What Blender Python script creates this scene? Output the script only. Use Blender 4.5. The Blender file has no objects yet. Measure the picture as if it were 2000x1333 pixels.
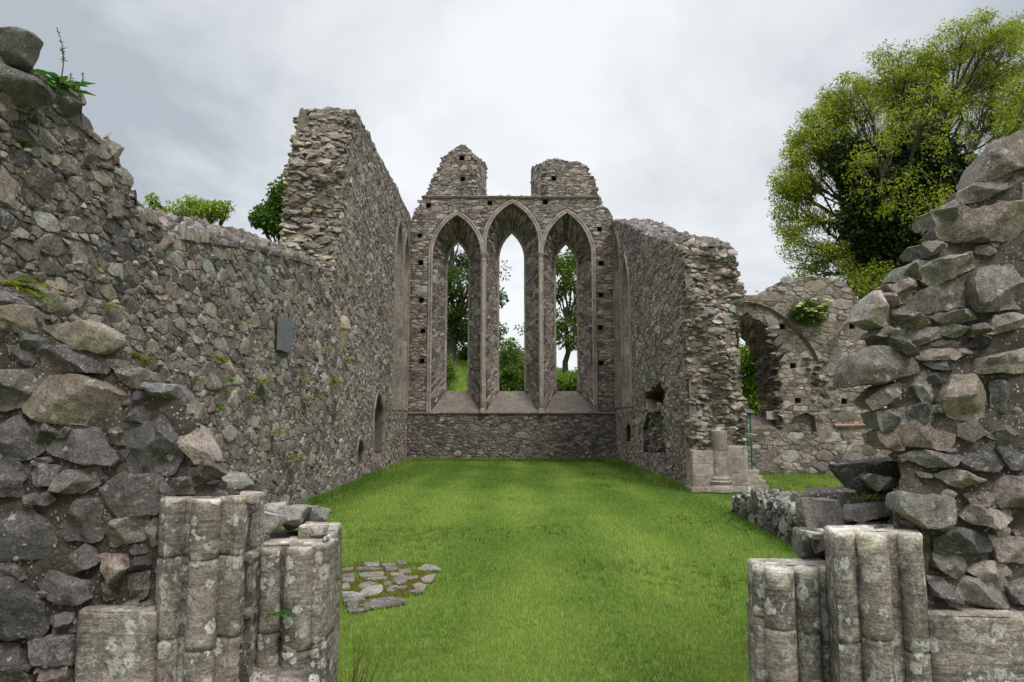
import bpy, math, random
import numpy as np
from mathutils import Vector, Matrix
from mathutils.geometry import tessellate_polygon

# ------------------------------------------------------------------ camera, world, sun, exposure
scene = bpy.context.scene
C = scene.collection
EYE = 1.6
PITCH = math.radians(6.38)
YAW = math.radians(0.34)
FPX, CX, CY = 1333.3, 1000.0, 666.5
cam = bpy.data.cameras.new('camera')
cam.sensor_width = 36.0
cam.lens = 24.0
cam.clip_start = 0.05
cam.clip_end = 3000
camo = bpy.data.objects.new('camera', cam)
C.objects.link(camo)
camo.location = (0, 0, EYE)
camo.rotation_euler = (math.radians(90) + PITCH, 0, -YAW)
scene.camera = camo

SUN_EL, SUN_AZ = math.radians(52), math.radians(150)   # azimuth clockwise from +Y: behind, to the right
SKY_STRENGTH = 0.10
world = bpy.data.worlds.new('World')
scene.world = world
world.use_nodes = True
wn, wl = world.node_tree.nodes, world.node_tree.links
wn.clear()
w_out = wn.new('ShaderNodeOutputWorld')
w_bg = wn.new('ShaderNodeBackground')
w_bg.inputs['Strength'].default_value = SKY_STRENGTH
sky = wn.new('ShaderNodeTexSky')
sky.sky_type = 'NISHITA'
sky.sun_disc = False
sky.sun_elevation = SUN_EL
sky.sun_rotation = SUN_AZ
tc = wn.new('ShaderNodeTexCoord')
sep = wn.new('ShaderNodeSeparateXYZ')
wl.new(tc.outputs['Generated'], sep.inputs[0])


def wmath(op, a, b=None, clamp=False):
    n = wn.new('ShaderNodeMath')
    n.operation = op
    n.use_clamp = clamp
    for i, v in enumerate((a, b)):
        if v is None:
            continue
        if isinstance(v, (int, float)):
            n.inputs[i].default_value = v
        else:
            wl.new(v, n.inputs[i])
    return n.outputs[0]


# clouds on a flat layer: direction / (height + k)
den = wmath('ADD', wmath('MAXIMUM', sep.outputs[2], 0.0), 0.22)
cxn = wmath('DIVIDE', sep.outputs[0], den)
cyn = wmath('DIVIDE', sep.outputs[1], den)
comb = wn.new('ShaderNodeCombineXYZ')
wl.new(cxn, comb.inputs[0])
wl.new(cyn, comb.inputs[1])
cn = wn.new('ShaderNodeTexNoise')
cn.inputs['Scale'].default_value = 1.15
cn.inputs['Detail'].default_value = 5
cn.inputs['Roughness'].default_value = 0.58
cn.inputs['Distortion'].default_value = 0.35
wl.new(comb.outputs[0], cn.inputs['Vector'])
# broad bright part of the cloud ahead, dark cloud to the north (left)
side = wmath('MULTIPLY', wmath('ADD', sep.outputs[0], -0.06), 1.35)
side = wmath('MULTIPLY', side, side)
lft = wmath('MULTIPLY', wmath('MAXIMUM', wmath('MULTIPLY', sep.outputs[0], -1.0), 0.0), 0.28)
br = wmath('SUBTRACT', wmath('SUBTRACT', 0.86, side), lft)
br = wmath('ADD', br, wmath('MULTIPLY', wmath('SUBTRACT', cn.outputs['Fac'], 0.5), 2.2))
cr = wn.new('ShaderNodeValToRGB')
cr.color_ramp.elements[0].position = 0.15
cr.color_ramp.elements[0].color = (4.0, 4.35, 4.8, 1)
cr.color_ramp.elements[1].position = 0.95
cr.color_ramp.elements[1].color = (7.95, 8.12, 8.3, 1)
e = cr.color_ramp.elements.new(0.55)
e.color = (6.35, 6.6, 6.9, 1)
wl.new(br, cr.inputs[0])
# an overcast sky is brighter towards the zenith
zb = wmath('ADD', wmath('MULTIPLY', wmath('MAXIMUM', wmath('SUBTRACT', sep.outputs[2], 0.62), 0.0), 9.0), 1.0)
vm = wn.new('ShaderNodeVectorMath')
vm.operation = 'SCALE'
wl.new(cr.outputs[0], vm.inputs[0])
wl.new(zb, vm.inputs['Scale'])
mixw = wn.new('ShaderNodeMix')
mixw.data_type = 'RGBA'
mixw.inputs[0].default_value = 0.93
wl.new(sky.outputs[0], mixw.inputs[6])
wl.new(vm.outputs[0], mixw.inputs[7])
wl.new(mixw.outputs[2], w_bg.inputs['Color'])
wl.new(w_bg.outputs[0], w_out.inputs[0])

sun = bpy.data.lights.new('sun', 'SUN')
sun.energy = 1.5
sun.angle = math.radians(14)
sun.color = (1.0, 0.95, 0.87)
suno = bpy.data.objects.new('sun', sun)
C.objects.link(suno)
sd = Vector((math.sin(SUN_AZ) * math.cos(SUN_EL), math.cos(SUN_AZ) * math.cos(SUN_EL), math.sin(SUN_EL)))
suno.rotation_euler = sd.to_track_quat('Z', 'Y').to_euler()
suno.location = (20, -30, 40)

scene.view_settings.view_transform = 'Standard'
scene.view_settings.look = 'None'
scene.view_settings.exposure = 0.3
scene.view_settings.gamma = 1.0
scene.render.engine = 'CYCLES'
scene.cycles.max_bounces = 6
scene.cycles.diffuse_bounces = 4
scene.cycles.transparent_max_bounces = 8

# ------------------------------------------------------------------ measuring: photo pixel -> point on a real plane


def ray(px, py):
    u, v = (px - CX) / FPX, (CY - py) / FPX
    y = math.cos(PITCH) - v * math.sin(PITCH)
    z = math.sin(PITCH) + v * math.cos(PITCH)
    return (u * math.cos(YAW) + y * math.sin(YAW), -u * math.sin(YAW) + y * math.cos(YAW), z)


def at_y(px, py, Y):
    d = ray(px, py)
    t = Y / d[1]
    return (d[0] * t, Y, EYE + d[2] * t)


def at_x(px, py, X):
    d = ray(px, py)
    t = X / d[0]
    return (X, d[1] * t, EYE + d[2] * t)


def at_z(px, py, Z=0.0):
    d = ray(px, py)
    t = (Z - EYE) / d[2]
    return (d[0] * t, d[1] * t, Z)


def xz(pts, Y):
    return [(p[0], p[2]) for p in (at_y(a, b, Y) for a, b in pts)]


def yz(pts, X):
    return [(p[1], p[2]) for p in (at_x(a, b, X) for a, b in pts)]


# ------------------------------------------------------------------ scene tree helpers
def tag(o, label=None, cat=None, group=None, kind=None):
    if label:
        o['label'] = label
    if cat:
        o['category'] = cat
    if group:
        o['group'] = group
    if kind:
        o['kind'] = kind
    return o


def thing(name, label, cat, loc=(0, 0, 0), group=None):
    o = bpy.data.objects.new(name, None)
    o.empty_display_size = 0.3
    C.objects.link(o)
    o.location = loc
    return tag(o, label, cat, group)


class Acc:
    """collects vertices, faces and a colour per vertex, then makes ONE mesh object"""

    def __init__(self):
        self.V, self.K, self.F4, self.F3, self.n = [], [], [], [], 0

    def add(self, V, F4=None, F3=None, col=(0.5, 0.5, 0.5)):
        V = np.asarray(V, dtype=np.float64).reshape(-1, 3)
        k = np.asarray(col, dtype=np.float64)
        if k.ndim == 1:
            k = np.tile(k, (len(V), 1))
        if k.shape[1] == 3:
            k = np.hstack([k, np.ones((len(V), 1))])
        self.V.append(V)
        self.K.append(k)
        if F4 is not None and len(F4):
            self.F4.append(np.asarray(F4, dtype=np.int64).reshape(-1, 4) + self.n)
        if F3 is not None and len(F3):
            self.F3.append(np.asarray(F3, dtype=np.int64).reshape(-1, 3) + self.n)
        self.n += len(V)

    def build(self, name, mat, parent=None, smooth=None, noise=None, world=True):
        if not self.V:
            return None
        V = np.vstack(self.V)
        if noise:
            for amp, sc in noise:
                V = V + amp * vnoise3(V * sc)
        K = np.vstack(self.K)
        f4 = np.vstack(self.F4) if self.F4 else np.zeros((0, 4), np.int64)
        f3 = np.vstack(self.F3) if self.F3 else np.zeros((0, 3), np.int64)
        me = bpy.data.meshes.new(name)
        me.vertices.add(len(V))
        me.vertices.foreach_set('co', V.astype(np.float32).ravel())
        nl = f4.size + f3.size
        me.loops.add(nl)
        me.loops.foreach_set('vertex_index', np.concatenate([f4.ravel(), f3.ravel()]).astype(np.int32))
        me.polygons.add(len(f4) + len(f3))
        st = np.concatenate([np.arange(len(f4)) * 4, f4.size + np.arange(len(f3)) * 3]).astype(np.int32)
        me.polygons.foreach_set('loop_start', st)
        me.update(calc_edges=True)
        a = me.attributes.new('col', 'FLOAT_COLOR', 'POINT')
        a.data.foreach_set('color', K.astype(np.float32).ravel())
        me.validate()
        if smooth is not None:
            me.polygons.foreach_set('use_smooth', np.ones(len(me.polygons), bool))
            if smooth < 179:
                me.set_sharp_from_angle(angle=math.radians(smooth))
        else:
            me.polygons.foreach_set('use_smooth', np.zeros(len(me.polygons), bool))
        me.materials.append(mat)
        o = bpy.data.objects.new(name, me)
        C.objects.link(o)
        if parent is not None:
            o.parent = parent
            if world:
                r, t = parent, Matrix.Identity(4)
                while r is not None:
                    t = Matrix.Translation(r.location) @ t
                    r = r.parent if (r.parent is not None and r.type == 'EMPTY') else None
                o.matrix_parent_inverse = t.inverted() if parent.type == 'EMPTY' else Matrix.Identity(4)
        return o


def hash01(ix, iy, iz, s=0):
    h = (ix * 374761393 + iy * 668265263 + iz * 2147483647 + s * 974634777) & 0xFFFFFFFF
    h = ((h ^ (h >> 13)) * 1274126177) & 0xFFFFFFFF
    h = h ^ (h >> 16)
    return (h & 0xFFFF) / 65535.0


def vnoise(P, s=0):
    """value noise in -1..1"""
    P = np.asarray(P, float)
    i = np.floor(P).astype(np.int64)
    f = P - i
    f = f * f * (3 - 2 * f)
    r = 0
    for dx in (0, 1):
        for dy in (0, 1):
            for dz in (0, 1):
                w = (f[:, 0] if dx else 1 - f[:, 0]) * (f[:, 1] if dy else 1 - f[:, 1]) * (f[:, 2] if dz else 1 - f[:, 2])
                r = r + w * hash01(i[:, 0] + dx, i[:, 1] + dy, i[:, 2] + dz, s)
    return r * 2 - 1


def vnoise3(P):
    return np.stack([vnoise(P, 1), vnoise(P + 31.7, 2), vnoise(P - 17.3, 3)], 1)


# ------------------------------------------------------------------ materials
def new_mat(name):
    m = bpy.data.materials.new(name)
    m.use_nodes = True
    nt = m.node_tree
    nt.nodes.clear()
    out = nt.nodes.new('ShaderNodeOutputMaterial')
    b = nt.nodes.new('ShaderNodeBsdfPrincipled')
    nt.links.new(b.outputs[0], out.inputs[0])
    return m, nt, b


class G:
    """small node-graph writer"""

    def __init__(self, nt):
        self.nt = nt

    def n(self, t, **kw):
        x = self.nt.nodes.new(t)
        for k, v in kw.items():
            setattr(x, k, v)
        return x

    def link(self, a, b):
        self.nt.links.new(a, b)

    def noise(self, vec, scale, detail=4, rough=0.55, dist=0.0):
        x = self.n('ShaderNodeTexNoise')
        x.inputs['Scale'].default_value = scale
        x.inputs['Detail'].default_value = detail
        x.inputs['Roughness'].default_value = rough
        x.inputs['Distortion'].default_value = dist
        self.link(vec, x.inputs['Vector'])
        return x.outputs['Fac']

    def ramp(self, fac, p0, p1, c0=(0, 0, 0, 1), c1=(1, 1, 1, 1)):
        r = self.n('ShaderNodeValToRGB')
        r.color_ramp.elements[0].position = p0
        r.color_ramp.elements[1].position = p1
        r.color_ramp.elements[0].color = c0
        r.color_ramp.elements[1].color = c1
        self.link(fac, r.inputs[0])
        return r.outputs[0]

    def mix(self, fac, a, b, blend='MIX'):
        x = self.n('ShaderNodeMix', data_type='RGBA', blend_type=blend)
        for i, v in ((0, fac), (6, a), (7, b)):
            if isinstance(v, (int, float)):
                x.inputs[i].default_value = v
            elif isinstance(v, tuple):
                x.inputs[i].default_value = v if len(v) == 4 else v + (1,)
            else:
                self.link(v, x.inputs[i])
        return x.outputs[2]

    def math(self, op, a, b=None, clamp=False):
        x = self.n('ShaderNodeMath', operation=op, use_clamp=clamp)
        for i, v in enumerate((a, b)):
            if v is None:
                continue
            if isinstance(v, (int, float)):
                x.inputs[i].default_value = v
            else:
                self.link(v, x.inputs[i])
        return x.outputs[0]

    def attr(self, name):
        x = self.n('ShaderNodeAttribute', attribute_name=name)
        return x.outputs['Color'], x.outputs['Alpha']


def stone_material(name, fine=1.0, lichen=0.5, spots=0.4, bump=0.5, streak=0.0, dark=0.35, specks=0.0, bdist=0.02, discs=9.0, discmin=0.45):
    """weathered stone: own colour from the mesh, mottling, dark algae, pale lichen crusts"""
    m, nt, b = new_mat(name)
    g = G(nt)
    tcn = g.n('ShaderNodeTexCoord').outputs['Object']
    col, alp = g.attr('col')
    off = g.n('ShaderNodeVectorMath', operation='SCALE')
    off.inputs[0].default_value = (37.0, 53.0, 71.0)
    g.link(alp, off.inputs['Scale'])
    shf = g.n('ShaderNodeVectorMath', operation='ADD')
    g.link(tcn, shf.inputs[0])
    g.link(off.outputs[0], shf.inputs[1])
    whole = tcn
    tcn = shf.outputs[0]
    big = g.noise(whole, 0.9 * fine, 3, 0.6)
    mid = g.noise(tcn, 7 * fine, 5, 0.65, 0.4)
    fin = g.noise(tcn, 42 * fine, 4, 0.7)
    gran = g.noise(tcn, 150 * fine, 2, 0.6)
    c = g.mix(1.0, col, g.ramp(mid, 0.25, 0.78, (0.55, 0.55, 0.55, 1), (1.42, 1.41, 1.38, 1)), 'MULTIPLY')
    c = g.mix(1.0, c, g.ramp(fin, 0.28, 0.74, (0.50, 0.50, 0.50, 1), (1.50, 1.50, 1.48, 1)), 'MULTIPLY')
    c = g.mix(1.0, c, g.ramp(gran, 0.25, 0.75, (0.68, 0.68, 0.68, 1), (1.32, 1.32, 1.32, 1)), 'MULTIPLY')
    # dark algae in broad patches
    dk = g.math('MULTIPLY', g.ramp(g.noise(tcn, 2.1 * fine, 5, 0.72), 0.5, 0.66), dark)
    c = g.mix(dk, c, (0.035, 0.034, 0.030, 1))
    if streak:
        sc = g.n('ShaderNodeMapping')
        sc.inputs['Scale'].default_value = (3.2, 3.2, 46)
        g.link(tcn, sc.inputs[0])
        st = g.noise(sc.outputs[0], 1.6, 4, 0.7, 0.8)
        c = g.mix(streak, c, g.mix(1.0, c, g.ramp(st, 0.35, 0.62, (0.55, 0.53, 0.5, 1), (1.25, 1.24, 1.2, 1)), 'MULTIPLY'))
    # crusty pale lichen, broken edges
    cr_ = g.noise(tcn, 24 * fine, 6, 0.78, 0.6)
    where = g.ramp(g.noise(tcn, 1.7 * fine, 3, 0.6), 0.40, 0.62)
    cf = g.math('MULTIPLY', g.ramp(cr_, 0.53, 0.62), where)
    cf = g.math('MULTIPLY', cf, lichen, True)
    c = g.mix(cf, c, g.mix(gran, (0.46, 0.46, 0.41, 1), (0.66, 0.65, 0.60, 1)))
    # round lichen discs
    if spots:
        wob = g.n('ShaderNodeVectorMath', operation='ADD')
        nz = g.n('ShaderNodeTexNoise')
        nz.inputs['Scale'].default_value = 22 * fine
        g.link(tcn, nz.inputs['Vector'])
        sub = g.n('ShaderNodeVectorMath', operation='SCALE')
        g.link(nz.outputs['Color'], sub.inputs[0])
        sub.inputs['Scale'].default_value = 0.05 / fine
        g.link(tcn, wob.inputs[0])
        g.link(sub.outputs[0], wob.inputs[1])
        vo = g.n('ShaderNodeTexVoronoi')
        vo.inputs['Scale'].default_value = discs * fine
        g.link(wob.outputs[0], vo.inputs['Vector'])
        sv = g.n('ShaderNodeSeparateColor')
        g.link(vo.outputs['Color'], sv.inputs[0])
        rad = g.math('MULTIPLY', g.math('SUBTRACT', sv.outputs[0], discmin), 0.7)
        d = g.math('SUBTRACT', rad, vo.outputs['Distance'])
        sf = g.math('MULTIPLY', g.ramp(d, 0.0, 0.035), spots, True)
        sf = g.math('MULTIPLY', sf, g.ramp(fin, 0.36, 0.52))
        sf = g.math('MULTIPLY', sf, g.ramp(g.noise(tcn, 2.6 * fine, 3, 0.6), 0.27, 0.43))
        c = g.mix(sf, c, g.mix(sv.outputs[1], (0.43, 0.42, 0.375, 1), (0.70, 0.685, 0.64, 1)))
    if specks:
        v2 = g.n('ShaderNodeTexVoronoi')
        v2.inputs['Scale'].default_value = 75
        g.link(tcn, v2.inputs['Vector'])
        s2 = g.n('ShaderNodeSeparateColor')
        g.link(v2.outputs['Color'], s2.inputs[0])
        pick = g.math('GREATER_THAN', s2.outputs[0], 0.70)
        near = g.ramp(v2.outputs['Distance'], 0.30, 0.42, (1, 1, 1, 1), (0, 0, 0, 1))
        clump = g.ramp(g.noise(tcn, 9, 3, 0.6), 0.40, 0.62)
        f = g.math('MULTIPLY', g.math('MULTIPLY', pick, near), clump)
        f = g.math('MULTIPLY', f, specks, True)
        c = g.mix(f, c, (0.62, 0.60, 0.56, 1))
    c = g.mix(1.0, c, g.ramp(big, 0.3, 0.7, (0.84, 0.84, 0.85, 1), (1.12, 1.11, 1.08, 1)), 'MULTIPLY')
    g.link(c, b.inputs['Base Color'])
    b.inputs['Roughness'].default_value = 0.93
    b.inputs['Specular IOR Level'].default_value = 0.22
    h = g.math('ADD', g.math('MULTIPLY', mid, 1.2), g.math('ADD', g.math('MULTIPLY', fin, 0.65), g.math('MULTIPLY', gran, 0.28)))
    bp = g.n('ShaderNodeBump')
    bp.inputs['Strength'].default_value = bump
    bp.inputs['Distance'].default_value = bdist
    g.link(h, bp.inputs['Height'])
    g.link(bp.outputs[0], b.inputs['Normal'])
    return m


def leaf_material(name, trans=0.35, rough=0.5):
    m, nt, b = new_mat(name)
    g = G(nt)
    col, alp = g.attr('col')
    b.inputs['Roughness'].default_value = rough
    b.inputs['Specular IOR Level'].default_value = 0.25
    g.link(col, b.inputs['Base Color'])
    tr = g.n('ShaderNodeBsdfTranslucent')
    g.link(g.mix(1.0, col, (1.25, 1.2, 0.6, 1), 'MULTIPLY'), tr.inputs['Color'])
    mx = g.n('ShaderNodeMixShader')
    mx.inputs[0].default_value = trans
    g.link(b.outputs[0], mx.inputs[1])
    g.link(tr.outputs[0], mx.inputs[2])
    out = [n for n in nt.nodes if n.type == 'OUTPUT_MATERIAL'][0]
    g.link(mx.outputs[0], out.inputs[0])
    return m


def plain_material(name, rough=0.8, spec=0.2, bump=0.3, nscale=30):
    m, nt, b = new_mat(name)
    g = G(nt)
    tcn = g.n('ShaderNodeTexCoord').outputs['Object']
    col, alp = g.attr('col')
    f = g.noise(tcn, nscale, 4, 0.65)
    c = g.mix(1.0, col, g.ramp(f, 0.25, 0.75, (0.7, 0.7, 0.7, 1), (1.25, 1.25, 1.25, 1)), 'MULTIPLY')
    g.link(c, b.inputs['Base Color'])
    b.inputs['Roughness'].default_value = rough
    b.inputs['Specular IOR Level'].default_value = spec
    bp = g.n('ShaderNodeBump')
    bp.inputs['Strength'].default_value = bump
    bp.inputs['Distance'].default_value = 0.01
    g.link(f, bp.inputs['Height'])
    g.link(bp.outputs[0], b.inputs['Normal'])
    return m


M_RUBBLE = stone_material('rubble_stone', 1.0, 0.85, 0.25, 0.8, dark=0.5)
M_EAST = stone_material('brown_rubble', 1.0, 0.65, 0.2, 0.8, dark=0.45)
M_DRESS = stone_material('dressed_sandstone', 1.3, 0.5, 0.3, 0.5, dark=0.35)
M_NEAR = stone_material('near_boulder', 2.2, 0.55, 0.55, 0.9, dark=0.5, bdist=0.014)
M_JAMB = stone_material('lichened_sandstone', 1.6, 0.95, 0.9, 0.9, streak=0.85, dark=0.75, bdist=0.014, discs=10.0, discmin=0.12)
M_MORTAR = stone_material('lime_mortar', 1.6, 0.3, 0.0, 0.9, dark=0.3, specks=0.0)
M_PEBBLE = stone_material('pebbly_mortar', 3.0, 0.25, 0.0, 1.0, dark=0.5, specks=0.95, bdist=0.014)
M_LEAF = leaf_material('leaves', 0.38)
M_IVY = leaf_material('ivy_leaves', 0.1, 0.4)
M_BARK = plain_material('bark', 0.9, 0.1, 0.6, 14)
M_SLATE = plain_material('grey_slate', 0.55, 0.35, 0.15, 20)
M_METAL = plain_material('green_paint', 0.45, 0.4, 0.05, 60)

# ------------------------------------------------------------------ rubble masonry
PAL_GREY = [(0.269, 0.232, 0.214), (0.337, 0.284, 0.254), (0.204, 0.175, 0.170), (0.396, 0.327, 0.288), (0.297, 0.235, 0.203), (0.244, 0.205, 0.184), (0.363, 0.303, 0.279)]
PAL_BROWN = [(0.314, 0.264, 0.232), (0.255, 0.213, 0.192), (0.367, 0.311, 0.279), (0.284, 0.249, 0.232), (0.220, 0.188, 0.173), (0.339, 0.275, 0.238), (0.392, 0.342, 0.320)]
PAL_BUFF = [(0.343, 0.284, 0.216), (0.293, 0.245, 0.189), (0.404, 0.342, 0.269), (0.252, 0.218, 0.176), (0.334, 0.266, 0.194), (0.222, 0.195, 0.164)]
PAL_DARK = [(0.163, 0.143, 0.138), (0.206, 0.176, 0.168), (0.130, 0.114, 0.114), (0.243, 0.207, 0.195), (0.178, 0.146, 0.135)]
MORTAR_BROWN = (.130, .102, .088)  # weathered mortar, darkened further so the joints read as shaded
MORTAR_GREY = (.160, .131, .117)  # likewise carries some of the shade of joints and niche sides
MORTAR_BUFF = (.185, .155, .125)


def clip_half(poly, nx, ny, d):
    """keep nx*x+ny*y <= d"""
    out = []
    m = len(poly)
    for i in range(m):
        a, b = poly[i], poly[(i + 1) % m]
        fa, fb = nx * a[0] + ny * a[1] - d, nx * b[0] + ny * b[1] - d
        if fa <= 0:
            out.append(a)
        if (fa < 0 < fb) or (fb < 0 < fa):
            t = fa / (fa - fb)
            out.append((a[0] + t * (b[0] - a[0]), a[1] + t * (b[1] - a[1])))
    return out


def in_poly(x, y, poly):
    r = False
    j = len(poly) - 1
    for i in range(len(poly)):
        xi, yi = poly[i]
        xj, yj = poly[j]
        if (yi > y) != (yj > y) and x < (xj - xi) * (y - yi) / (yj - yi) + xi:
            r = not r
        j = i
    return r


def nearest_on(poly, x, y, closed=True):
    best = None
    n = len(poly)
    for i in range(n if closed else n - 1):
        ax, ay = poly[i]
        bx, by = poly[(i + 1) % n]
        dx, dy = bx - ax, by - ay
        L = dx * dx + dy * dy
        t = 0 if L == 0 else max(0, min(1, ((x - ax) * dx + (y - ay) * dy) / L))
        qx, qy = ax + t * dx, ay + t * dy
        d = (x - qx) ** 2 + (y - qy) ** 2
        if best is None or d < best[0]:
            best = (d, qx, qy)
    return best


def rubble_cells(u0, u1, v0, v1, su, sv, rng, big=0.07, jit=0.42, wvar=0.42, bigr=(0.8, 1.32)):
    """irregular stone outlines: a power diagram on jittered courses, big stones swallowing small ones"""
    sites = []
    y = v0 / sv - 0.5
    while y < v1 / sv + 0.5:
        rh = rng.uniform(0.65, 1.35)
        x = u0 / su - rng.random()
        while x < u1 / su + 0.6:
            st = rng.uniform(0.55, 1.5) / max(rh, 0.8) ** 0.3
            sites.append([x + st / 2, y + rh / 2 + rng.uniform(-jit, jit) * rh, rng.uniform(-wvar, wvar)])
            x += st
        y += rh
    nb = int(len(sites) * big)
    idx = list(range(len(sites)))
    rng.shuffle(idx)
    dead = set()
    grid = {}
    for i, s in enumerate(sites):
        grid.setdefault((int(math.floor(s[0])), int(math.floor(s[1]))), []).append(i)
    taken = 0
    for i in idx:
        if taken >= nb:
            break
        if i in dead:
            continue
        s = sites[i]
        R = rng.uniform(bigr[0], bigr[1])
        gx, gy = int(math.floor(s[0])), int(math.floor(s[1]))
        ok = True
        kill = []
        for a in (-2, -1, 0, 1, 2):
            for b_ in (-2, -1, 0, 1, 2):
                for j in grid.get((gx + a, gy + b_), ()):
                    if j != i and j not in dead:
                        d = math.hypot(sites[j][0] - s[0], sites[j][1] - s[1])
                        if sites[j][2] > 0.9 and d < 2.6:
                            ok = False
                        if d < R:
                            kill.append(j)
        if ok:
            dead.update(kill)
            s[2] = R * R * 1.15
            taken += 1
    live = [i for i in range(len(sites)) if i not in dead]
    grid = {}
    for i in live:
        s = sites[i]
        grid.setdefault((int(math.floor(s[0])), int(math.floor(s[1]))), []).append(i)
    polys = []
    for i in live:
        x, y, w = sites[i]
        gx, gy = int(math.floor(x)), int(math.floor(y))
        near = []
        for a in (-3, -2, -1, 0, 1, 2, 3):
            for b_ in (-3, -2, -1, 0, 1, 2, 3):
                for j in grid.get((gx + a, gy + b_), ()):
                    if j != i:
                        dx, dy = sites[j][0] - x, sites[j][1] - y
                        near.append((dx * dx + dy * dy, dx, dy, sites[j][2]))
        near.sort()
        p = [(-2.4, -2.4), (2.4, -2.4), (2.4, 2.4), (-2.4, 2.4)]
        for d2, dx, dy, wj in near[:34]:
            if d2 < 1e-9:
                continue
            p = clip_half(p, dx, dy, (d2 + w - wj) / 2)
            if len(p) < 3:
                break
        if len(p) >= 3:
            polys.append([((x + a) * su, (y + b_) * sv) for a, b_ in p])
    return polys


RINGS_LO = [(1.0, -1.0), (1.0, 0.30), (0.90, 0.80), (0.62, 1.0)]
RINGS_MD = [(1.0, -1.0), (1.0, 0.20), (0.965, 0.55), (0.87, 0.86), (0.62, 1.0), (0.3, 1.0)]
RINGS_HI = [(0.5, -1.0), (0.84, -0.6), (.98, -.12), (1.0, 0.0), (1.0, 0.2), (.985, .42), (.955, .62), (.905, .79), (.83, .91), (.72, .975), (.58, 1.0), (.42, 1.0), (.26, 1.0), (.12, 1.0)]


def add_stone(acc, poly, fmap, Hh, embed, rng, col, na=14, rings=RINGS_LO, gap=0.012, p=9, rough=0.06, facets=2, flip=False, tilt=0.5, mod=None):
    P = np.asarray(poly, float)
    if len(P) < 3:
        return False
    area = 0.5 * np.sum(P[:, 0] * np.roll(P[:, 1], -1) - np.roll(P[:, 0], -1) * P[:, 1])
    if abs(area) < 1e-5:
        return False
    if area < 0:
        P = P[::-1]
    c = P.mean(0)
    rel = P - c
    ed = np.roll(rel, -1, 0) - rel
    L = np.hypot(ed[:, 0], ed[:, 1])
    k = L > 1e-6
    nrm = np.stack([ed[k, 1], -ed[k, 0]], 1) / L[k, None]
    d = (nrm * rel[k]).sum(1) - gap / 2
    if d.min() < 0.008:
        return False
    size = math.sqrt(abs(area))
    ca = np.sort(np.arctan2(rel[:, 1], rel[:, 0]))
    fill = []
    for i_ in range(len(ca)):
        a_, b_ = ca[i_], ca[(i_ + 1) % len(ca)] + (2 * math.pi if i_ == len(ca) - 1 else 0)
        k_ = max(1, int(round((b_ - a_) / (2 * math.pi) * na)))
        fill += [a_ + (b_ - a_) * (t_ + (rng.uniform(-.2, .2) if t_ else 0)) / k_ for t_ in range(k_)]
    th = np.array(fill)
    na = len(th)
    D = np.stack([np.cos(th), np.sin(th)], 1)
    kk = np.maximum(D @ nrm.T, 0) / d[None, :]
    r = (kk ** p).sum(1) ** (-1.0 / p)
    r = r * (1 + rough * np.array([rng.gauss(0, 1) for _ in range(na)]))
    R = np.array(rings)
    rho, hz = R[:, 0], R[:, 1]
    pts = c[None, None, :] + (rho[:, None, None] * r[None, :, None]) * D[None, :, :]
    flat = pts.reshape(-1, 2)
    flat = np.vstack([flat, c[None, :]])
    h = np.repeat(np.where(hz < 0, hz * embed, hz * Hh), na)
    h = np.append(h, Hh)
    top = h > 0
    q = (flat - c) / size
    for _ in range(facets):
        a = rng.uniform(0, 2 * math.pi)
        g = rng.uniform(0.2, 1.0) * tilt
        lim = Hh * (rng.uniform(0.62, 0.98) + g * 2 * (math.cos(a) * q[:, 0] + math.sin(a) * q[:, 1]))
        h = np.where(top, np.minimum(h, np.maximum(lim, Hh * 0.12)), h)
    V = fmap(flat[:, 0], flat[:, 1], h)
    nr = len(rings)
    i = np.arange(nr - 1)[:, None] * na
    j = np.arange(na)[None, :]
    j2 = (j + 1) % na
    quads = np.stack([i + j, i + j2, i + na + j2, i + na + j], 2).reshape(-1, 4)
    last = (nr - 1) * na
    jj = np.arange(na)
    tris = np.stack([last + jj, last + (jj + 1) % na, np.full(na, nr * na)], 1)
    if flip:
        quads = quads[:, ::-1]
        tris = tris[:, ::-1]
    kcol = np.tile(np.append(np.asarray(col, float), rng.random()), (len(V), 1))
    acc.add(V, quads, tris, kcol)
    return True


def handed(fmap, u, v):
    a = np.array([u, u + 1e-3, u, u])
    b = np.array([v, v, v + 1e-3, v])
    h = np.array([0, 0, 0, 1e-3])
    W = fmap(a, b, h)
    return float(np.dot(np.cross(W[1] - W[0], W[2] - W[0]), W[3] - W[0])) < 0


def stone_colour(pal, rng, spread=0.32):
    c = pal[rng.randrange(len(pal))]
    f = rng.uniform(1 - spread, 1 + spread)
    q_ = rng.random()
    if q_ < 0.09:
        f *= rng.uniform(1.3, 1.75)
    elif q_ > 0.90:
        f *= rng.uniform(0.5, 0.75)
    return tuple(min(0.42, x * f * rng.uniform(0.97, 1.03)) for x in c)


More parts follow.
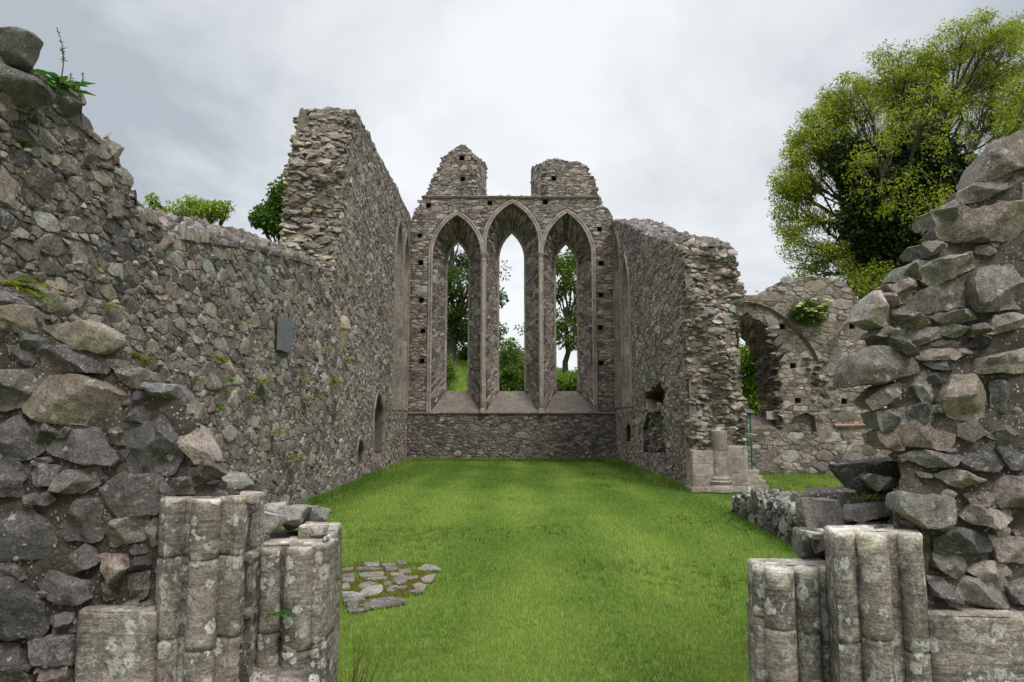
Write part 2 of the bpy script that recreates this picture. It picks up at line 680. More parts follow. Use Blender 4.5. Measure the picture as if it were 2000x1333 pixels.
def lay_rubble(acc, rect, fmap, su, sv, rng, pal, Hh=(0.02, 0.05), region=None, holes=(), big=0.07, gap=0.014, na=14, rings=RINGS_LO,
               rough=0.07, facets=3, embed=0.03, edges=(), tilt=0.8, jit=0.5, palf=None, p=34, skip=0.0, wvar=0.42):
    u0, u1, v0, v1 = rect
    fl = handed(fmap, (u0 + u1) / 2, (v0 + v1) / 2)
    boxes = [(min(q[0] for q in h), max(q[0] for q in h), min(q[1] for q in h), max(q[1] for q in h), h) for h in holes]
    n = 0
    for poly in rubble_cells(u0, u1, v0, v1, su, sv, rng, big, jit, wvar):
        if skip and rng.random() < skip:
            continue
        cx = sum(q[0] for q in poly) / len(poly)
        cy = sum(q[1] for q in poly) / len(poly)
        if not (u0 <= cx <= u1 and v0 <= cy <= v1):
            continue
        if region is not None:
            if not in_poly(cx, cy, region):
                continue
        # straight edges that must stay clean
        if u0 in edges:
            poly = clip_half(poly, -1, 0, -u0)
        if u1 in edges:
            poly = clip_half(poly, 1, 0, u1)
        if v0 in edges:
            poly = clip_half(poly, 0, -1, -v0)
        if v1 in edges:
            poly = clip_half(poly, 0, 1, v1)
        if len(poly) < 3:
            continue
        bad = False
        for (a, b, c, d, h) in boxes:
            if cx < a - 1.2 * su or cx > b + 1.2 * su or cy < c - 1.2 * sv * 2 or cy > d + 1.2 * sv * 2:
                continue
            if in_poly(cx, cy, h):
                bad = True
                break
            for _ in range(2):
                hit = [q for q in poly if in_poly(q[0], q[1], h)]
                _, qx, qy = nearest_on(h, cx, cy)
                dx, dy = qx - cx, qy - cy
                L = math.hypot(dx, dy)
                if L < max(su, sv) * 0.9 and L > 1e-6:
                    poly = clip_half(poly, dx / L, dy / L, (dx * qx + dy * qy) / L)
                if len(poly) < 3:
                    bad = True
                    break
                cx = sum(q[0] for q in poly) / len(poly)
                cy = sum(q[1] for q in poly) / len(poly)
                if not hit:
                    break
            if bad:
                break
        if bad:
            continue
        P_ = palf(cx, cy) if palf else pal
        H_ = rng.uniform(*Hh)
        if add_stone(acc, poly, fmap, H_, embed, rng, stone_colour(P_, rng), na, rings, gap * rng.uniform(0.5, 1.6), p, rough, facets, fl, tilt):
            n += 1
    return n


def plane_y(Y0):                       # face looking towards -Y, u = X, v = Z
    return lambda u, v, h: np.stack([u, np.full_like(u, Y0) - h, v], 1)


def plane_xp(X0):                      # face looking towards +X, u = Y, v = Z
    return lambda u, v, h: np.stack([np.full_like(u, X0) + h, u, v], 1)


def plane_xm(X0):                      # face looking towards -X
    return lambda u, v, h: np.stack([np.full_like(u, X0) - h, u, v], 1)


def masonry_core(acc, outer, holes, thick, fmap, col):
    """a wall body: front sheet with holes; each hole is (outline, depth, inner outline or None, open)"""
    o = [tuple(p) for p in outer]
    loops = [[Vector((p[0], p[1], 0)) for p in o]] + [[Vector((p[0], p[1], 0)) for p in h[0]] for h in holes]
    flat = [p for l in loops for p in l]
    tri = tessellate_polygon(loops)
    u = np.array([p.x for p in flat])
    v = np.array([p.y for p in flat])
    fl = handed(fmap, u.mean(), v.mean())

    def fix(t):
        r = []
        for a, b, c in t:
            ar = (flat[b].x - flat[a].x) * (flat[c].y - flat[a].y) - (flat[c].x - flat[a].x) * (flat[b].y - flat[a].y)
            if (ar < 0) != fl:
                a, b = b, a
            r.append((a, b, c))
        return r

    acc.add(fmap(u, v, np.zeros_like(u)), None, fix(tri), col)

    def skirt(loop_a, ha, loop_b, hb):
        n = len(loop_a)
        ua = np.array([p[0] for p in loop_a] + [p[0] for p in loop_b])
        va = np.array([p[1] for p in loop_a] + [p[1] for p in loop_b])
        hh = np.concatenate([np.full(n, ha), np.full(n, hb)])
        q = [(i, (i + 1) % n, n + (i + 1) % n, n + i) for i in range(n)]
        acc.add(fmap(ua, va, hh), q, None, col)

    skirt(o, 0.0, o, -thick)
    back = [[Vector((p[0], p[1], 0)) for p in o]]
    for h in holes:
        inner = h[2] or h[0]
        skirt(h[0], 0.0, inner, -h[1])
        if not h[3]:
            t = tessellate_polygon([[Vector((p[0], p[1], 0)) for p in inner]])
            uu = np.array([p[0] for p in inner])
            vv = np.array([p[1] for p in inner])
            acc.add(fmap(uu, vv, np.full_like(uu, -h[1])), None, [tuple(x) for x in t], col)
        else:
            back.append([Vector((p[0], p[1], 0)) for p in inner])
    fb = [p for l in back for p in l]
    t = tessellate_polygon(back)
    uu = np.array([p.x for p in fb])
    vv = np.array([p.y for p in fb])
    acc.add(fmap(uu, vv, np.full_like(uu, -thick)), None, [tuple(x) for x in t], col)


def lancet(cx, a, base, spring, apex, ns=6, na=8):
    """outline from bottom left, up, over the point, down to bottom right"""
    rise = apex - spring
    R = (a * a + rise * rise) / (2 * a)
    pts = [(cx - a, base + (spring - base) * i / ns) for i in range(ns)]
    A = math.asin(min(1, rise / R)) if rise <= R else math.pi / 2
    for i in range(na + 1):
        t = A * i / na
        pts.append((cx - a + R - R * math.cos(t), spring + R * math.sin(t)))
    right = [(2 * cx - x, z) for x, z in pts[:-1]][::-1]
    return pts + right


def lerp_profile(prof, t):
    return float(np.interp(t, [p[0] for p in prof], [p[1] for p in prof]))


def sweep(acc, path, prof, fmap, rng, col, block=0.34, jitter=0.004, closed=False):
    """moulded stones along a path in the wall plane: prof = (outward offset, projection)"""
    P = np.array(path, float)
    seg = np.hypot(*(np.diff(P, axis=0).T))
    s = np.concatenate([[0], np.cumsum(seg)])
    L = s[-1]
    nb = max(1, int(round(L / block)))
    cuts = [L * i / nb for i in range(nb + 1)]
    tan = np.gradient(P, axis=0)
    tan /= np.maximum(np.hypot(tan[:, 0], tan[:, 1]), 1e-9)[:, None]
    nrm = np.stack([-tan[:, 1], tan[:, 0]], 1)
    for b in range(nb):
        ts = np.unique(np.concatenate([[cuts[b] + 0.003], s[(s > cuts[b] + .02) & (s < cuts[b + 1] - .02)], [cuts[b + 1] - 0.003]]))
        x = np.interp(ts, s, P[:, 0])
        y = np.interp(ts, s, P[:, 1])
        nx = np.interp(ts, s, nrm[:, 0])
        ny = np.interp(ts, s, nrm[:, 1])
        j1, j2 = rng.uniform(-jitter, jitter), rng.uniform(-jitter, jitter)
        U, W, Hh = [], [], []
        for (o, h) in prof:
            U.append(x + nx * (o + j1))
            W.append(y + ny * (o + j1))
            Hh.append(np.full_like(x, h + j2 if h > 0 else h))
        m, k = len(ts), len(prof)
        V = fmap(np.concatenate(U), np.concatenate(W), np.concatenate(Hh))
        q = [(a * m + i, a * m + i + 1, (a + 1) * m + i + 1, (a + 1) * m + i) for a in range(k - 1) for i in range(m - 1)]
        cap = []
        f = rng.uniform(0.82, 1.18)
        acc.add(V, q, cap, tuple(c * f for c in col))


def tube(acc, pts, radii, col, na=8, cap=True):
    P = np.array(pts, float)
    n = len(P)
    R = np.broadcast_to(np.asarray(radii, float), (n,))
    T = np.gradient(P, axis=0)
    T /= np.maximum(np.linalg.norm(T, axis=1), 1e-9)[:, None]
    x = np.cross(T[0], [0, 0, 1.0] if abs(T[0, 2]) < 0.9 else [1.0, 0, 0])
    a = np.arange(na) * 2 * math.pi / na
    V = []
    for i in range(n):
        x = x - np.dot(x, T[i]) * T[i]
        x = x / max(np.linalg.norm(x), 1e-9)
        y = np.cross(T[i], x)
        V.append(P[i] + R[i] * (np.cos(a)[:, None] * x + np.sin(a)[:, None] * y))
    V = np.vstack(V)
    q = [(i * na + j, i * na + (j + 1) % na, (i + 1) * na + (j + 1) % na, (i + 1) * na + j) for i in range(n - 1) for j in range(na)]
    t = []
    if cap:
        V = np.vstack([V, P[:1], P[-1:]])
        for j in range(na):
            t.append((j, n * na, (j + 1) % na))
            t.append(((n - 1) * na + j, (n - 1) * na + (j + 1) % na, n * na + 1))
    acc.add(V, q, t, col)


def worn_prism(acc, plan, z0, z1, rng, col, dz=0.05, courses=(), amp=0.004, round_top=0.012, topcol=None, seed=0, lime=0.0):
    """dressed stone of a given ground plan (CCW list of X,Y), worn, with joints at the course heights"""
    P = np.array(plan, float)
    # resample outline
    Q = []
    n = len(P)
    for i in range(n):
        a, b = P[i], P[(i + 1) % n]
        k = max(1, int(np.hypot(*(b - a)) / 0.03))
        for t in range(k):
            Q.append(a + (b - a) * t / k)
    Q = np.array(Q)
    c = Q.mean(0)
    zs = [z0]
    cuts = sorted([z for z in courses if z0 + 0.02 < z < z1 - 0.02])
    for z in cuts + [z1]:
        a = zs[-1]
        k = max(1, int((z - a) / dz))
        for t in range(1, k + 1):
            zs.append(a + (z - a) * t / k)
        if z != z1:
            zs[-1:] = [z - 0.007, z - 0.002, z + 0.002, z + 0.007]
    zs = zs[:-1] + [z1 - round_top, z1 - round_top * 0.3, z1]
    m = len(Q)
    V, K = [], []
    shade = rng.uniform(0.88, 1.12)
    ci = 0
    for z in zs:
        s = 1.0
        off = 0.0
        for cz in cuts:
            if abs(z - cz) < 0.004:
                off = 0.006
            if abs(z - cz) < 0.0045 and z > cz:
                shade = rng.uniform(0.85, 1.15)
        if z > z1 - round_top * 0.5:
            off = round_top * 0.6 if z >= z1 - 1e-6 else round_top * 0.2
        d = Q - c
        L = np.maximum(np.hypot(d[:, 0], d[:, 1]), 1e-6)[:, None]
        q = Q - d / L * off
        V.append(np.column_stack([q, np.full(m, z)]))
        dk = 0.55 if off == 0.006 else 1.0
        kk = np.tile(np.array(col) * shade * dk, (m, 1))
        if lime:
            t_ = np.clip((lime * (.6 + .7 * vnoise(np.column_stack([q * 14, np.full(m, 3.0 + seed)]), 51)) - (z1 - z)) / .02 + .5, 0, 1)[:, None]
            kk = kk * (1 - t_) + np.array(topcol)[None] * t_
        K.append(kk)
    V = np.vstack(V)
    K = np.vstack(K)
    V = V + amp * vnoise3(V * 9 + seed) + amp * 0.6 * vnoise3(V * 28 + seed)
    nz = len(zs)
    quads = [(i * m + j, i * m + (j + 1) % m, (i + 1) * m + (j + 1) % m, (i + 1) * m + j) for i in range(nz - 1) for j in range(m)]
    tri = tessellate_polygon([[Vector((p[0], p[1], 0)) for p in Q]])
    base = (nz - 1) * m
    tt = []
    for a, b, cc in tri:
        ar = (Q[b][0] - Q[a][0]) * (Q[cc][1] - Q[a][1]) - (Q[cc][0] - Q[a][0]) * (Q[b][1] - Q[a][1])
        if ar < 0:
            a, b = b, a
        tt.append((base + a, base + b, base + cc))
    if topcol is not None:
        # separate top so that it carries its own colour
        acc.add(V, quads, None, K)
        acc.add(V[base:], None, [(a - base, b - base, c_ - base) for a, b, c_ in tt], topcol)
    else:
        acc.add(V, quads, tt, K)


def circle(cx, cy, r, n=20, sq=1.0):
    return [(cx + r * math.cos(2 * math.pi * i / n), cy + r * sq * math.sin(2 * math.pi * i / n)) for i in range(n)]


def rect(x0, x1, y0, y1, b=0.012):
    return [(x0 + b, y0), (x1 - b, y0), (x1, y0 + b), (x1, y1 - b), (x1 - b, y1), (x0 + b, y1), (x0, y1 - b), (x0, y0 + b)]


def lathe(acc, cx, cy, prof, col, n=20, courses=None):
    """prof = (z, radius) upwards"""
    a = np.arange(n) * 2 * math.pi / n
    V = np.vstack([np.column_stack([cx + r * np.cos(a), cy + r * np.sin(a), np.full(n, z)]) for z, r in prof])
    k = len(prof)
    q = [(i * n + j, i * n + (j + 1) % n, (i + 1) * n + (j + 1) % n, (i + 1) * n + j) for i in range(k - 1) for j in range(n)]
    V = np.vstack([V, [[cx, cy, prof[-1][0]]]])
    t = [((k - 1) * n + j, (k - 1) * n + (j + 1) % n, k * n) for j in range(n)]
    acc.add(V, q, t, col)

# ------------------------------------------------------------------ ground
rnd = random.Random(7)
XL, XR, YE = -3.75, 4.02, 25.6          # inner faces of the chancel
E_THICK = 1.35


def sstep(a, b, x):
    t = np.clip((x - a) / (b - a), 0, 1)
    return t * t * (3 - 2 * t)


def ground_z(x, y):
    x = np.asarray(x, float)
    y = np.asarray(y, float)
    ridge = np.clip(6.3 - 0.12 * x, 2.0, 9.0)
    z = ridge * sstep(28.5, 62, y)
    P = np.stack([x, y, np.zeros_like(x)], -1).reshape(-1, 3)
    n = vnoise(P * 0.45, 5).reshape(x.shape) * 0.012 + vnoise(P * 0.12, 6).reshape(x.shape) * 0.02
    far = sstep(27, 40, y)
    return z + n * (1 + 12 * far) - 0.02


def spaced(lo, hi, a, b, fine):
    core = list(np.arange(a, b + 1e-6, fine))
    st, x = fine, a
    left = []
    while x > lo:
        st *= 1.25
        x -= st
        left.append(x)
    st, x = fine, b
    right = []
    while x < hi:
        st *= 1.25
        x += st
        right.append(x)
    return np.array(left[::-1] + core + right)


gx, gy = spaced(-900, 900, -14, 16, 0.4), spaced(-300, 1500, 2, 66, 0.4)
GX, GY = np.meshgrid(gx, gy, indexing='ij')
GZ = ground_z(GX, GY)
nx_, ny_ = GX.shape
ii = (np.arange(nx_ - 1)[:, None] * ny_ + np.arange(ny_ - 1)[None, :])
gq = np.stack([ii, ii + ny_, ii + ny_ + 1, ii + 1], 2).reshape(-1, 4)
acc = Acc()
acc.add(np.stack([GX, GY, GZ], 2).reshape(-1, 3), gq, None, (.1, .2, .03))
m, nt, b = new_mat('lawn')
g = G(nt)
tcn = g.n('ShaderNodeTexCoord').outputs['Object']
n1 = g.noise(tcn, 0.6, 5, 0.6)
n2 = g.noise(tcn, 9, 5, 0.7)
n3 = g.noise(tcn, 70, 3, 0.7)
c = g.mix(n1, (.095, .155, .032, 1), (.145, .20, .045, 1))
c = g.mix(1.0, c, g.ramp(n2, .25, .75, (.65, .65, .6, 1), (1.35, 1.3, 1.2, 1)), 'MULTIPLY')
c = g.mix(1.0, c, g.ramp(n3, .25, .75, (.45, .45, .4, 1), (1.5, 1.45, 1.4, 1)), 'MULTIPLY')
g.link(c, b.inputs['Base Color'])
b.inputs['Roughness'].default_value = 1.0
b.inputs['Specular IOR Level'].default_value = 0.05
bp = g.n('ShaderNodeBump')
bp.inputs['Strength'].default_value = 0.7
bp.inputs['Distance'].default_value = 0.03
g.link(n3, bp.inputs['Height'])
g.link(bp.outputs[0], b.inputs['Normal'])
M_LAWN = m
o = acc.build('ground', M_LAWN, smooth=180)
tag(o, 'green mown lawn and grassy slope rising behind the ruin', 'ground', kind='structure')

# mown grass, blade by blade
GRASS_A, GRASS_B = np.array([.122, .245, .042]), np.array([.325, .445, .105])


def blades(name, n, sampler, hgt, wid, label, lean=0.6, straw=0.03, seed=1, dark=1.0, stripes=True):
    r = np.random.default_rng(seed)
    x, y = sampler(r, n)
    n = len(x)
    z = ground_z(x, y)
    dist = np.hypot(x, y)
    h = hgt * r.uniform(0.6, 1.3, n) * (1 + dist * 0.012)
    w = wid * r.uniform(0.7, 1.3, n) * (1 + dist / 7)
    a = r.uniform(0, 2 * np.pi, n)
    la = r.uniform(0, 2 * np.pi, n)
    ll = h * r.uniform(0.1, lean, n)
    P = np.stack([x, y, z], 1)
    ex = np.stack([np.cos(a), np.sin(a), np.zeros(n)], 1) * (w / 2)[:, None]
    tip = P + np.stack([np.cos(la) * ll, np.sin(la) * ll, h], 1)
    V = np.stack([P - ex, P + ex, tip], 1).reshape(-1, 3)
    nz = vnoise(np.stack([x * .5, y * .22, x * 0], 1), 9) * .65 + vnoise(np.stack([x * 2.1, y * 1.6, x * 0], 1), 10) * .3
    st = np.sin(x * 2 * np.pi / 1.3 + .5 * np.sin(y * .5) + .6) * 0.30 if stripes else 0
    t = np.clip(0.42 + nz * 1.0 + st + r.normal(0, .22, n), 0, 1)
    col = GRASS_A[None] * (1 - t[:, None]) + GRASS_B[None] * t[:, None]
    col *= r.uniform(0.75, 1.2, n)[:, None] * dark
    s = r.random(n) < straw * (0.4 + t)
    col[s] = np.array([.30, .25, .11]) * r.uniform(.6, 1.2, (s.sum(), 1))
    # scattered dark clippings
    clip = vnoise(np.stack([x * 1.1, y * .8, x * 0 + 4], 1), 11) * .5 + vnoise(np.stack([x * 13, y * 10, x * 0 + 4], 1), 12) * .6
    k = clip > 0.52
    col[k] *= 0.55
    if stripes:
        edge = sstep(.9, .1, np.minimum(x - XL, 4.0 - x)) * .22 + sstep(6.5, 4.0, y) * .18  # vignette painted into the blade colour, near the walls and the viewer
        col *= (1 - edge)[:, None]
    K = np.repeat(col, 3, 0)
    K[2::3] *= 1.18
    A = Acc()
    A.add(V, None, np.arange(3 * n).reshape(-1, 3), K)
    o = A.build(name, M_LEAF, smooth=None)
    return tag(o, label, 'grass', kind='stuff')


def lawn_sampler(r, n):
    u = r.random(n)
    y = 3.6 * (26.0 / 3.6) ** u
    x = r.uniform(-3.72, 4.0, n)
    return x, y


def side_sampler(r, n):
    u = r.random(n)
    y = 9.0 * (19.9 / 9.0) ** u
    x = r.uniform(4.0, 11.5, n)
    k = ~((y > 15.2) & (x < 5.35))
    return x[k], y[k]


def slope_sampler(r, n):
    return r.uniform(-9, 12, n), r.uniform(27.3, 62, n)


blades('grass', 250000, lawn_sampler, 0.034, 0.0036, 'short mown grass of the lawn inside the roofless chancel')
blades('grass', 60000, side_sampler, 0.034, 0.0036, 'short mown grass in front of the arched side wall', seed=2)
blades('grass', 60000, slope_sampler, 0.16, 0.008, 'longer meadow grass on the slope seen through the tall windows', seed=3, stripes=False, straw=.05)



def edge_sampler(r, n):
    k = r.random(n)
    y = r.uniform(6, 25.5, n)
    d = r.exponential(.05, n)
    x = np.where(k < .4, XL + .03 + d, np.where(k < .75, XR - .03 - d, r.uniform(XL, XR, n)))
    y = np.where(k >= .75, YE - .04 - d, y)
    y = np.where((k >= .4) & (k < .75) & (y < 15.0), 15.2 + (y - 6) * 1.1, y)
    return x, y


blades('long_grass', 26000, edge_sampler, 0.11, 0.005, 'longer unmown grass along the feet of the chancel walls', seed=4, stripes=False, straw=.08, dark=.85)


def foot_sampler(r, n):
    k = r.random(n) < .5
    x = np.where(k, -.80 + r.exponential(.05, n), 1.09 - r.exponential(.05, n))
    y = r.uniform(3.0, 3.75, n)
    j = r.random(n) < .3
    x = np.where(j, r.uniform(-1.9, -.75, n), x)
    y = np.where(j, r.uniform(3.5, 3.9, n), y)
    return x, y


blades('long_grass', 5000, foot_sampler, 0.10, 0.004, 'longer unmown grass around the feet of the doorway jambs', seed=6, stripes=False, straw=.08, dark=.9)

# ------------------------------------------------------------------ the east gable with three lancets
gable = thing('gable_wall', 'tall end wall with three pointed lancet windows and two broken turrets', 'wall', (0.15, YE, 0))
fE = plane_y(YE)
SILL_Z = at_y(1000, 806, YE)[2]
win_px = [((840, 939), 500, (890, 420), (871, 914), 520, (891, 474)),
          ((947, 1054), 478, (999, 397), (974, 1025), 508, (998, 456)),
          ((1061, 1160), 500, (1107, 416), (1086, 1129), 520, (1103, 478))]
wins = []
for (bx, sy, ap, ibx, isy, iap) in win_px:
    o_l, o_r = at_y(bx[0], 806, YE)[0], at_y(bx[1], 806, YE)[0]
    cx = (o_l + o_r) / 2
    out = lancet(cx, (o_r - o_l) / 2, SILL_Z, at_y(ap[0], sy, YE)[2], at_y(ap[0], ap[1], YE)[2], 8, 10)
    yi = YE + E_THICK
    i_l, i_r = at_y(ibx[0], 765, yi)[0], at_y(ibx[1], 765, yi)[0]
    inn = lancet((i_l + i_r) / 2, (i_r - i_l) / 2, at_y(1000, 765, yi)[2], at_y(iap[0], isy, yi)[2], at_y(iap[0], iap[1], yi)[2], 8, 10)
    wins.append((out, inn, cx, (o_r - o_l) / 2))
put_px = [(837, 402), (957, 397), (1065, 395), (820, 461), (822, 514), (823, 587), (826, 647), (824, 706), (1171, 448), (1174, 515), (1174, 577),
          (1173, 641), (1174, 710), (902, 309), (904, 350), (1082, 349)]
puts = []
for px, py in put_px:
    x, _, z = at_y(px, py, YE)
    s = rnd.uniform(.085, .105)
    puts.append([(x - s, z - s), (x + s, z - s * .9), (x + s * .95, z + s), (x - s, z + s * 1.05)])
top_px = [(1203, 440), (1197, 424), (1188, 408), (1176, 402), (1170, 386), (1165, 372), (1158, 352), (1150, 340), (1145, 325), (1131, 316), (1110, 316), (1090, 311),
          (1070, 312), (1063, 318)]
notch_px = [(1063, 383), (925, 383)]
top2_px = [(925, 303), (918, 292), (905, 284), (893, 290), (880, 297), (868, 306), (862, 322), (852, 338), (843, 358), (836, 374), (826, 388), (818, 402), (808, 418), (803, 434)]
outer = [(XL, 0), (XR + .04, 0)] + xz(top_px, YE) + xz(notch_px, YE) + xz(top2_px, YE)
outer[2] = (XR + .04, outer[2][1])
outer[-1] = (XL, outer[-1][1])
acc = Acc()
holes = [(w[0], E_THICK, w[1], True) for w in wins] + [(p, 0.45, None, False) for p in puts]
masonry_core(acc, outer, holes, E_THICK, fE, MORTAR_BROWN)
hol = [w[0] for w in wins]
# grow the window outlines so that face stones butt against the moulded surround


def grow(outline, d):
    P = np.array(outline)
    t = np.gradient(P, axis=0)
    t /= np.hypot(t[:, 0], t[:, 1])[:, None]
    n = np.stack([-t[:, 1], t[:, 0]], 1)
    Q = P + n * d
    return [tuple(q) for q in Q]


hol_big = [[(g_[0][0], SILL_Z - .02)] + g_ + [(g_[-1][0], SILL_Z - .02)] for g_ in [grow(h, .15) for h in hol]]
rngE = random.Random(11)
PAL_LOWE = [(.17, .155, .14), (.22, .2, .18)]
lay_rubble(acc, (XL, XR, SILL_Z + .05, 12.2), fE, .225, .088, rngE, PAL_BROWN, (.015, .045), outer, hol_big + puts, big=.02, gap=.014, edges=(SILL_Z + .05, XL, XR), jit=.3, palf=lambda u, v: PAL_BROWN if rngE.random() < .75 else PAL_GREY)
lay_rubble(acc, (XL, XR, 0, SILL_Z - .07), fE, .16, .088, rngE, PAL_DARK, (.02, .055), None, (), big=.04, gap=.018, edges=(SILL_Z - .07,), palf=lambda u, v: PAL_DARK if rngE.random() < .8 else PAL_LOWE)
# splayed reveals, laid in rubble between the wide inner arch and the slit
for (out, inn, cx, a) in wins:
    O, I = np.array(out), np.array(inn)
    mid = (O + I) / 2
    s = np.concatenate([[0], np.cumsum(np.hypot(*np.diff(mid, axis=0).T))])
    O3 = np.column_stack([O[:, 0], np.full(len(O), YE), O[:, 1]])
    I3 = np.column_stack([I[:, 0], np.full(len(I), YE + E_THICK), I[:, 1]])
    T3 = np.gradient((O3 + I3) / 2, axis=0)
    N3 = np.cross(I3 - O3, T3)
    N3 /= np.linalg.norm(N3, axis=1)[:, None]
    ctr = np.array([cx, YE + E_THICK / 2, 5.0])
    sg = np.sign(((ctr - (O3 + I3) / 2) * N3).sum(1))
    N3 *= sg[:, None]
    D = 1.42

    def fS(u, v, h, O3=O3, I3=I3, N3=N3, s=s):
        r = []
        t = (v / D)
        for k in range(3):
            ok = np.interp(u, s, O3[:, k])
            ik = np.interp(u, s, I3[:, k])
            r.append(ok * (1 - t) + ik * t + np.interp(u, s, N3[:, k]) * h)
        return np.stack(r, 1)

    L = s[-1]
    arc0, arc1 = s[8], s[-9]
    lay_rubble(acc, (0, arc0, .05, D - .13), fS, .115, .30, rngE, PAL_BROWN, (.012, .04), big=.06, gap=.012, edges=(.05, D - .13), palf=lambda u, v: PAL_BROWN if rngE.random() < .7 else PAL_GREY)
    lay_rubble(acc, (arc1, L, .05, D - .13), fS, .115, .30, rngE, PAL_BROWN, (.012, .04), big=.06, gap=.012, edges=(.05, D - .13), palf=lambda u, v: PAL_BROWN if rngE.random() < .7 else PAL_GREY)
    lay_rubble(acc, (arc0, arc1, .05, D - .13), fS, .085, .36, rngE, PAL_BROWN, (.015, .07), big=.03, gap=.014, edges=(.05, D - .13))
# broken upper opening: splayed cheeks of both turrets
zb = at_y(1000, 383, YE)[2]
for xa_px, xb_px, tops in ((925, 950, [(925, 303), (931, 311), (938, 313), (949, 322)]), (1063, 1037, [(1063, 318), (1056, 318), (1048, 322), (1038, 330)])):
    xa = at_y(xa_px, 350, YE)[0]
    xb = at_y(xb_px, 350, YE + E_THICK)[0]
    za = at_y(tops[0][0], tops[0][1], YE)[2]
    zc = at_y(tops[-1][0], tops[-1][1], YE + E_THICK)[2]
    n = 10
    V = []
    for i in range(n + 1):
        t = i / n
        x, y, zt = xa + (xb - xa) * t, YE + E_THICK * t, za + (zc - za) * t + (.1 * math.sin(i * 2.3))
        V += [(x, y, zb), (x, y, zt), (xa - (xb - xa) * .1, y, zb), (xa - (xb - xa) * .1, y, zt)]
    q = []
    for i in range(n):
        k, l = 4 * i, 4 * i + 4
        q += [(k, l, l + 1, k + 1), (k + 1, l + 1, l + 3, k + 3)]
    q += [(4 * n, 4 * n + 1, 4 * n + 3, 4 * n + 2)]
    acc.add(V, q, None, MORTAR_BROWN)
    nrmv = np.array([E_THICK, -(xb - xa), 0.0])
    nrmv /= np.linalg.norm(nrmv)
    if xb_px < xa_px:
        nrmv = -nrmv
    fC = lambda u, v, h, xa=xa, xb=xb, nrmv=nrmv: np.stack([xa + (xb - xa) * u + nrmv[0] * h, YE + E_THICK * u + nrmv[1] * h, v], 1)
    lay_rubble(acc, (0, 1, zb, max(za, zc)), fC, .2, .105, rngE, PAL_BROWN, (.015, .045), [(0, zb), (1, zb), (1, zc), (0, za)], gap=.012)
# ragged crest stones
crest = [q for q in xz(top_px, YE) + xz(notch_px, YE) + xz(top2_px, YE) if XL + .45 < q[0] < XR - .3]


def crest_stones(acc, line, fmap, rng, pal, thick, size=(.10, .26), hgt=(.05, .14), step=.16, drop=.03, rows=5):
    P = np.array(line, float)
    s = np.concatenate([[0], np.cumsum(np.hypot(*np.diff(P, axis=0).T))])
    fl = handed(fmap, P[0, 0], P[0, 1])
    for r in range(rows):
        t = rng.uniform(0, step)
        w0 = thick * (r + .5) / rows
        while t < s[-1]:
            u, v = np.interp(t, s, P[:, 0]), np.interp(t, s, P[:, 1])
            sx, sz = rng.uniform(*size), rng.uniform(*hgt)
            dd = -w0 + rng.uniform(-.1, .1)
            f2 = lambda a, b, h, dd=dd: fmap(a, b, h + dd)
            k = rng.randint(5, 7)
            a0 = rng.random() * 6
            poly = [(u + sx / 2 * math.cos(a0 + 6.283 * i / k) * rng.uniform(.8, 1.2), v - drop + rng.uniform(-.02, .03) + sz / 2 * math.sin(a0 + 6.283 * i / k) * rng.uniform(.8, 1.2)) for i in range(k)]
            add_stone(acc, poly, f2, thick / rows * .6, thick / rows * .55, rng, stone_colour(pal, rng), 10, RINGS_LO, 0, 7, .06, 2, fl, .5)
            t += step * rng.uniform(.6, 1.4)


crest_stones(acc, crest, fE, rngE, PAL_BROWN, E_THICK, size=(.16, .36), hgt=(.06, .13))
acc.build('masonry', M_EAST, gable)

# moulded surrounds, colonnettes, sills, string courses
DRESS = (.385, .335, .295)
PROF = [(-.03, 0), (-.03, .045), (.0, .075), (.035, .075), (.055, .03), (.075, .03), (.09, .06), (.125, .06), (.15, .03), (.15, -.02)]
for k, (out, inn, cx, a) in enumerate(wins):
    acc = Acc()
    sweep(acc, out, PROF, fE, rngE, DRESS, .38)
    fI = plane_y(YE + E_THICK)
    # dressed frame of the slit, in the plane of the splay's inner end
    fin = plane_y(YE + E_THICK - .12)
    sweep(acc, inn, [(-.02, -.13), (-.02, .0), (.02, .035), (.14, .06)], fin, rngE, (.33, .30, .26), .34)
    surround = acc.build('window_surround', M_DRESS, gable, smooth=35)
    acc = Acc()
    y0, y1 = YE - .05, YE + E_THICK
    x0, x1, x2, x3 = cx - a + .02, cx + a - .02, inn[0][0] - .02, inn[-1][0] + .02
    z0, z1 = SILL_Z, inn[0][1] + .01
    n, mm = 14, 16
    V = []
    for i in range(n + 1):
        t = i / n
        for j in range(mm + 1):
            w = j / mm
            V.append(((x0 + (x2 - x0) * t) * (1 - w) + (x1 + (x3 - x1) * t) * w, y0 + (y1 - y0) * t, z0 + (z1 - z0) * t))
    V = np.array(V) + .012 * vnoise3(np.array(V) * 4)
    q = [(i * (mm + 1) + j, i * (mm + 1) + j + 1, (i + 1) * (mm + 1) + j + 1, (i + 1) * (mm + 1) + j) for i in range(n) for j in range(mm)]
    acc.add(V, q, None, (.185, .155, .135))
    acc.add([(x0, y0, z0), (x1, y0, z0), (x1, y0, z0 - .05), (x0, y0, z0 - .05)], [(3, 2, 1, 0)], None, (.185, .155, .135))
    acc.build('sloping_sill', M_DRESS, surround, smooth=60)
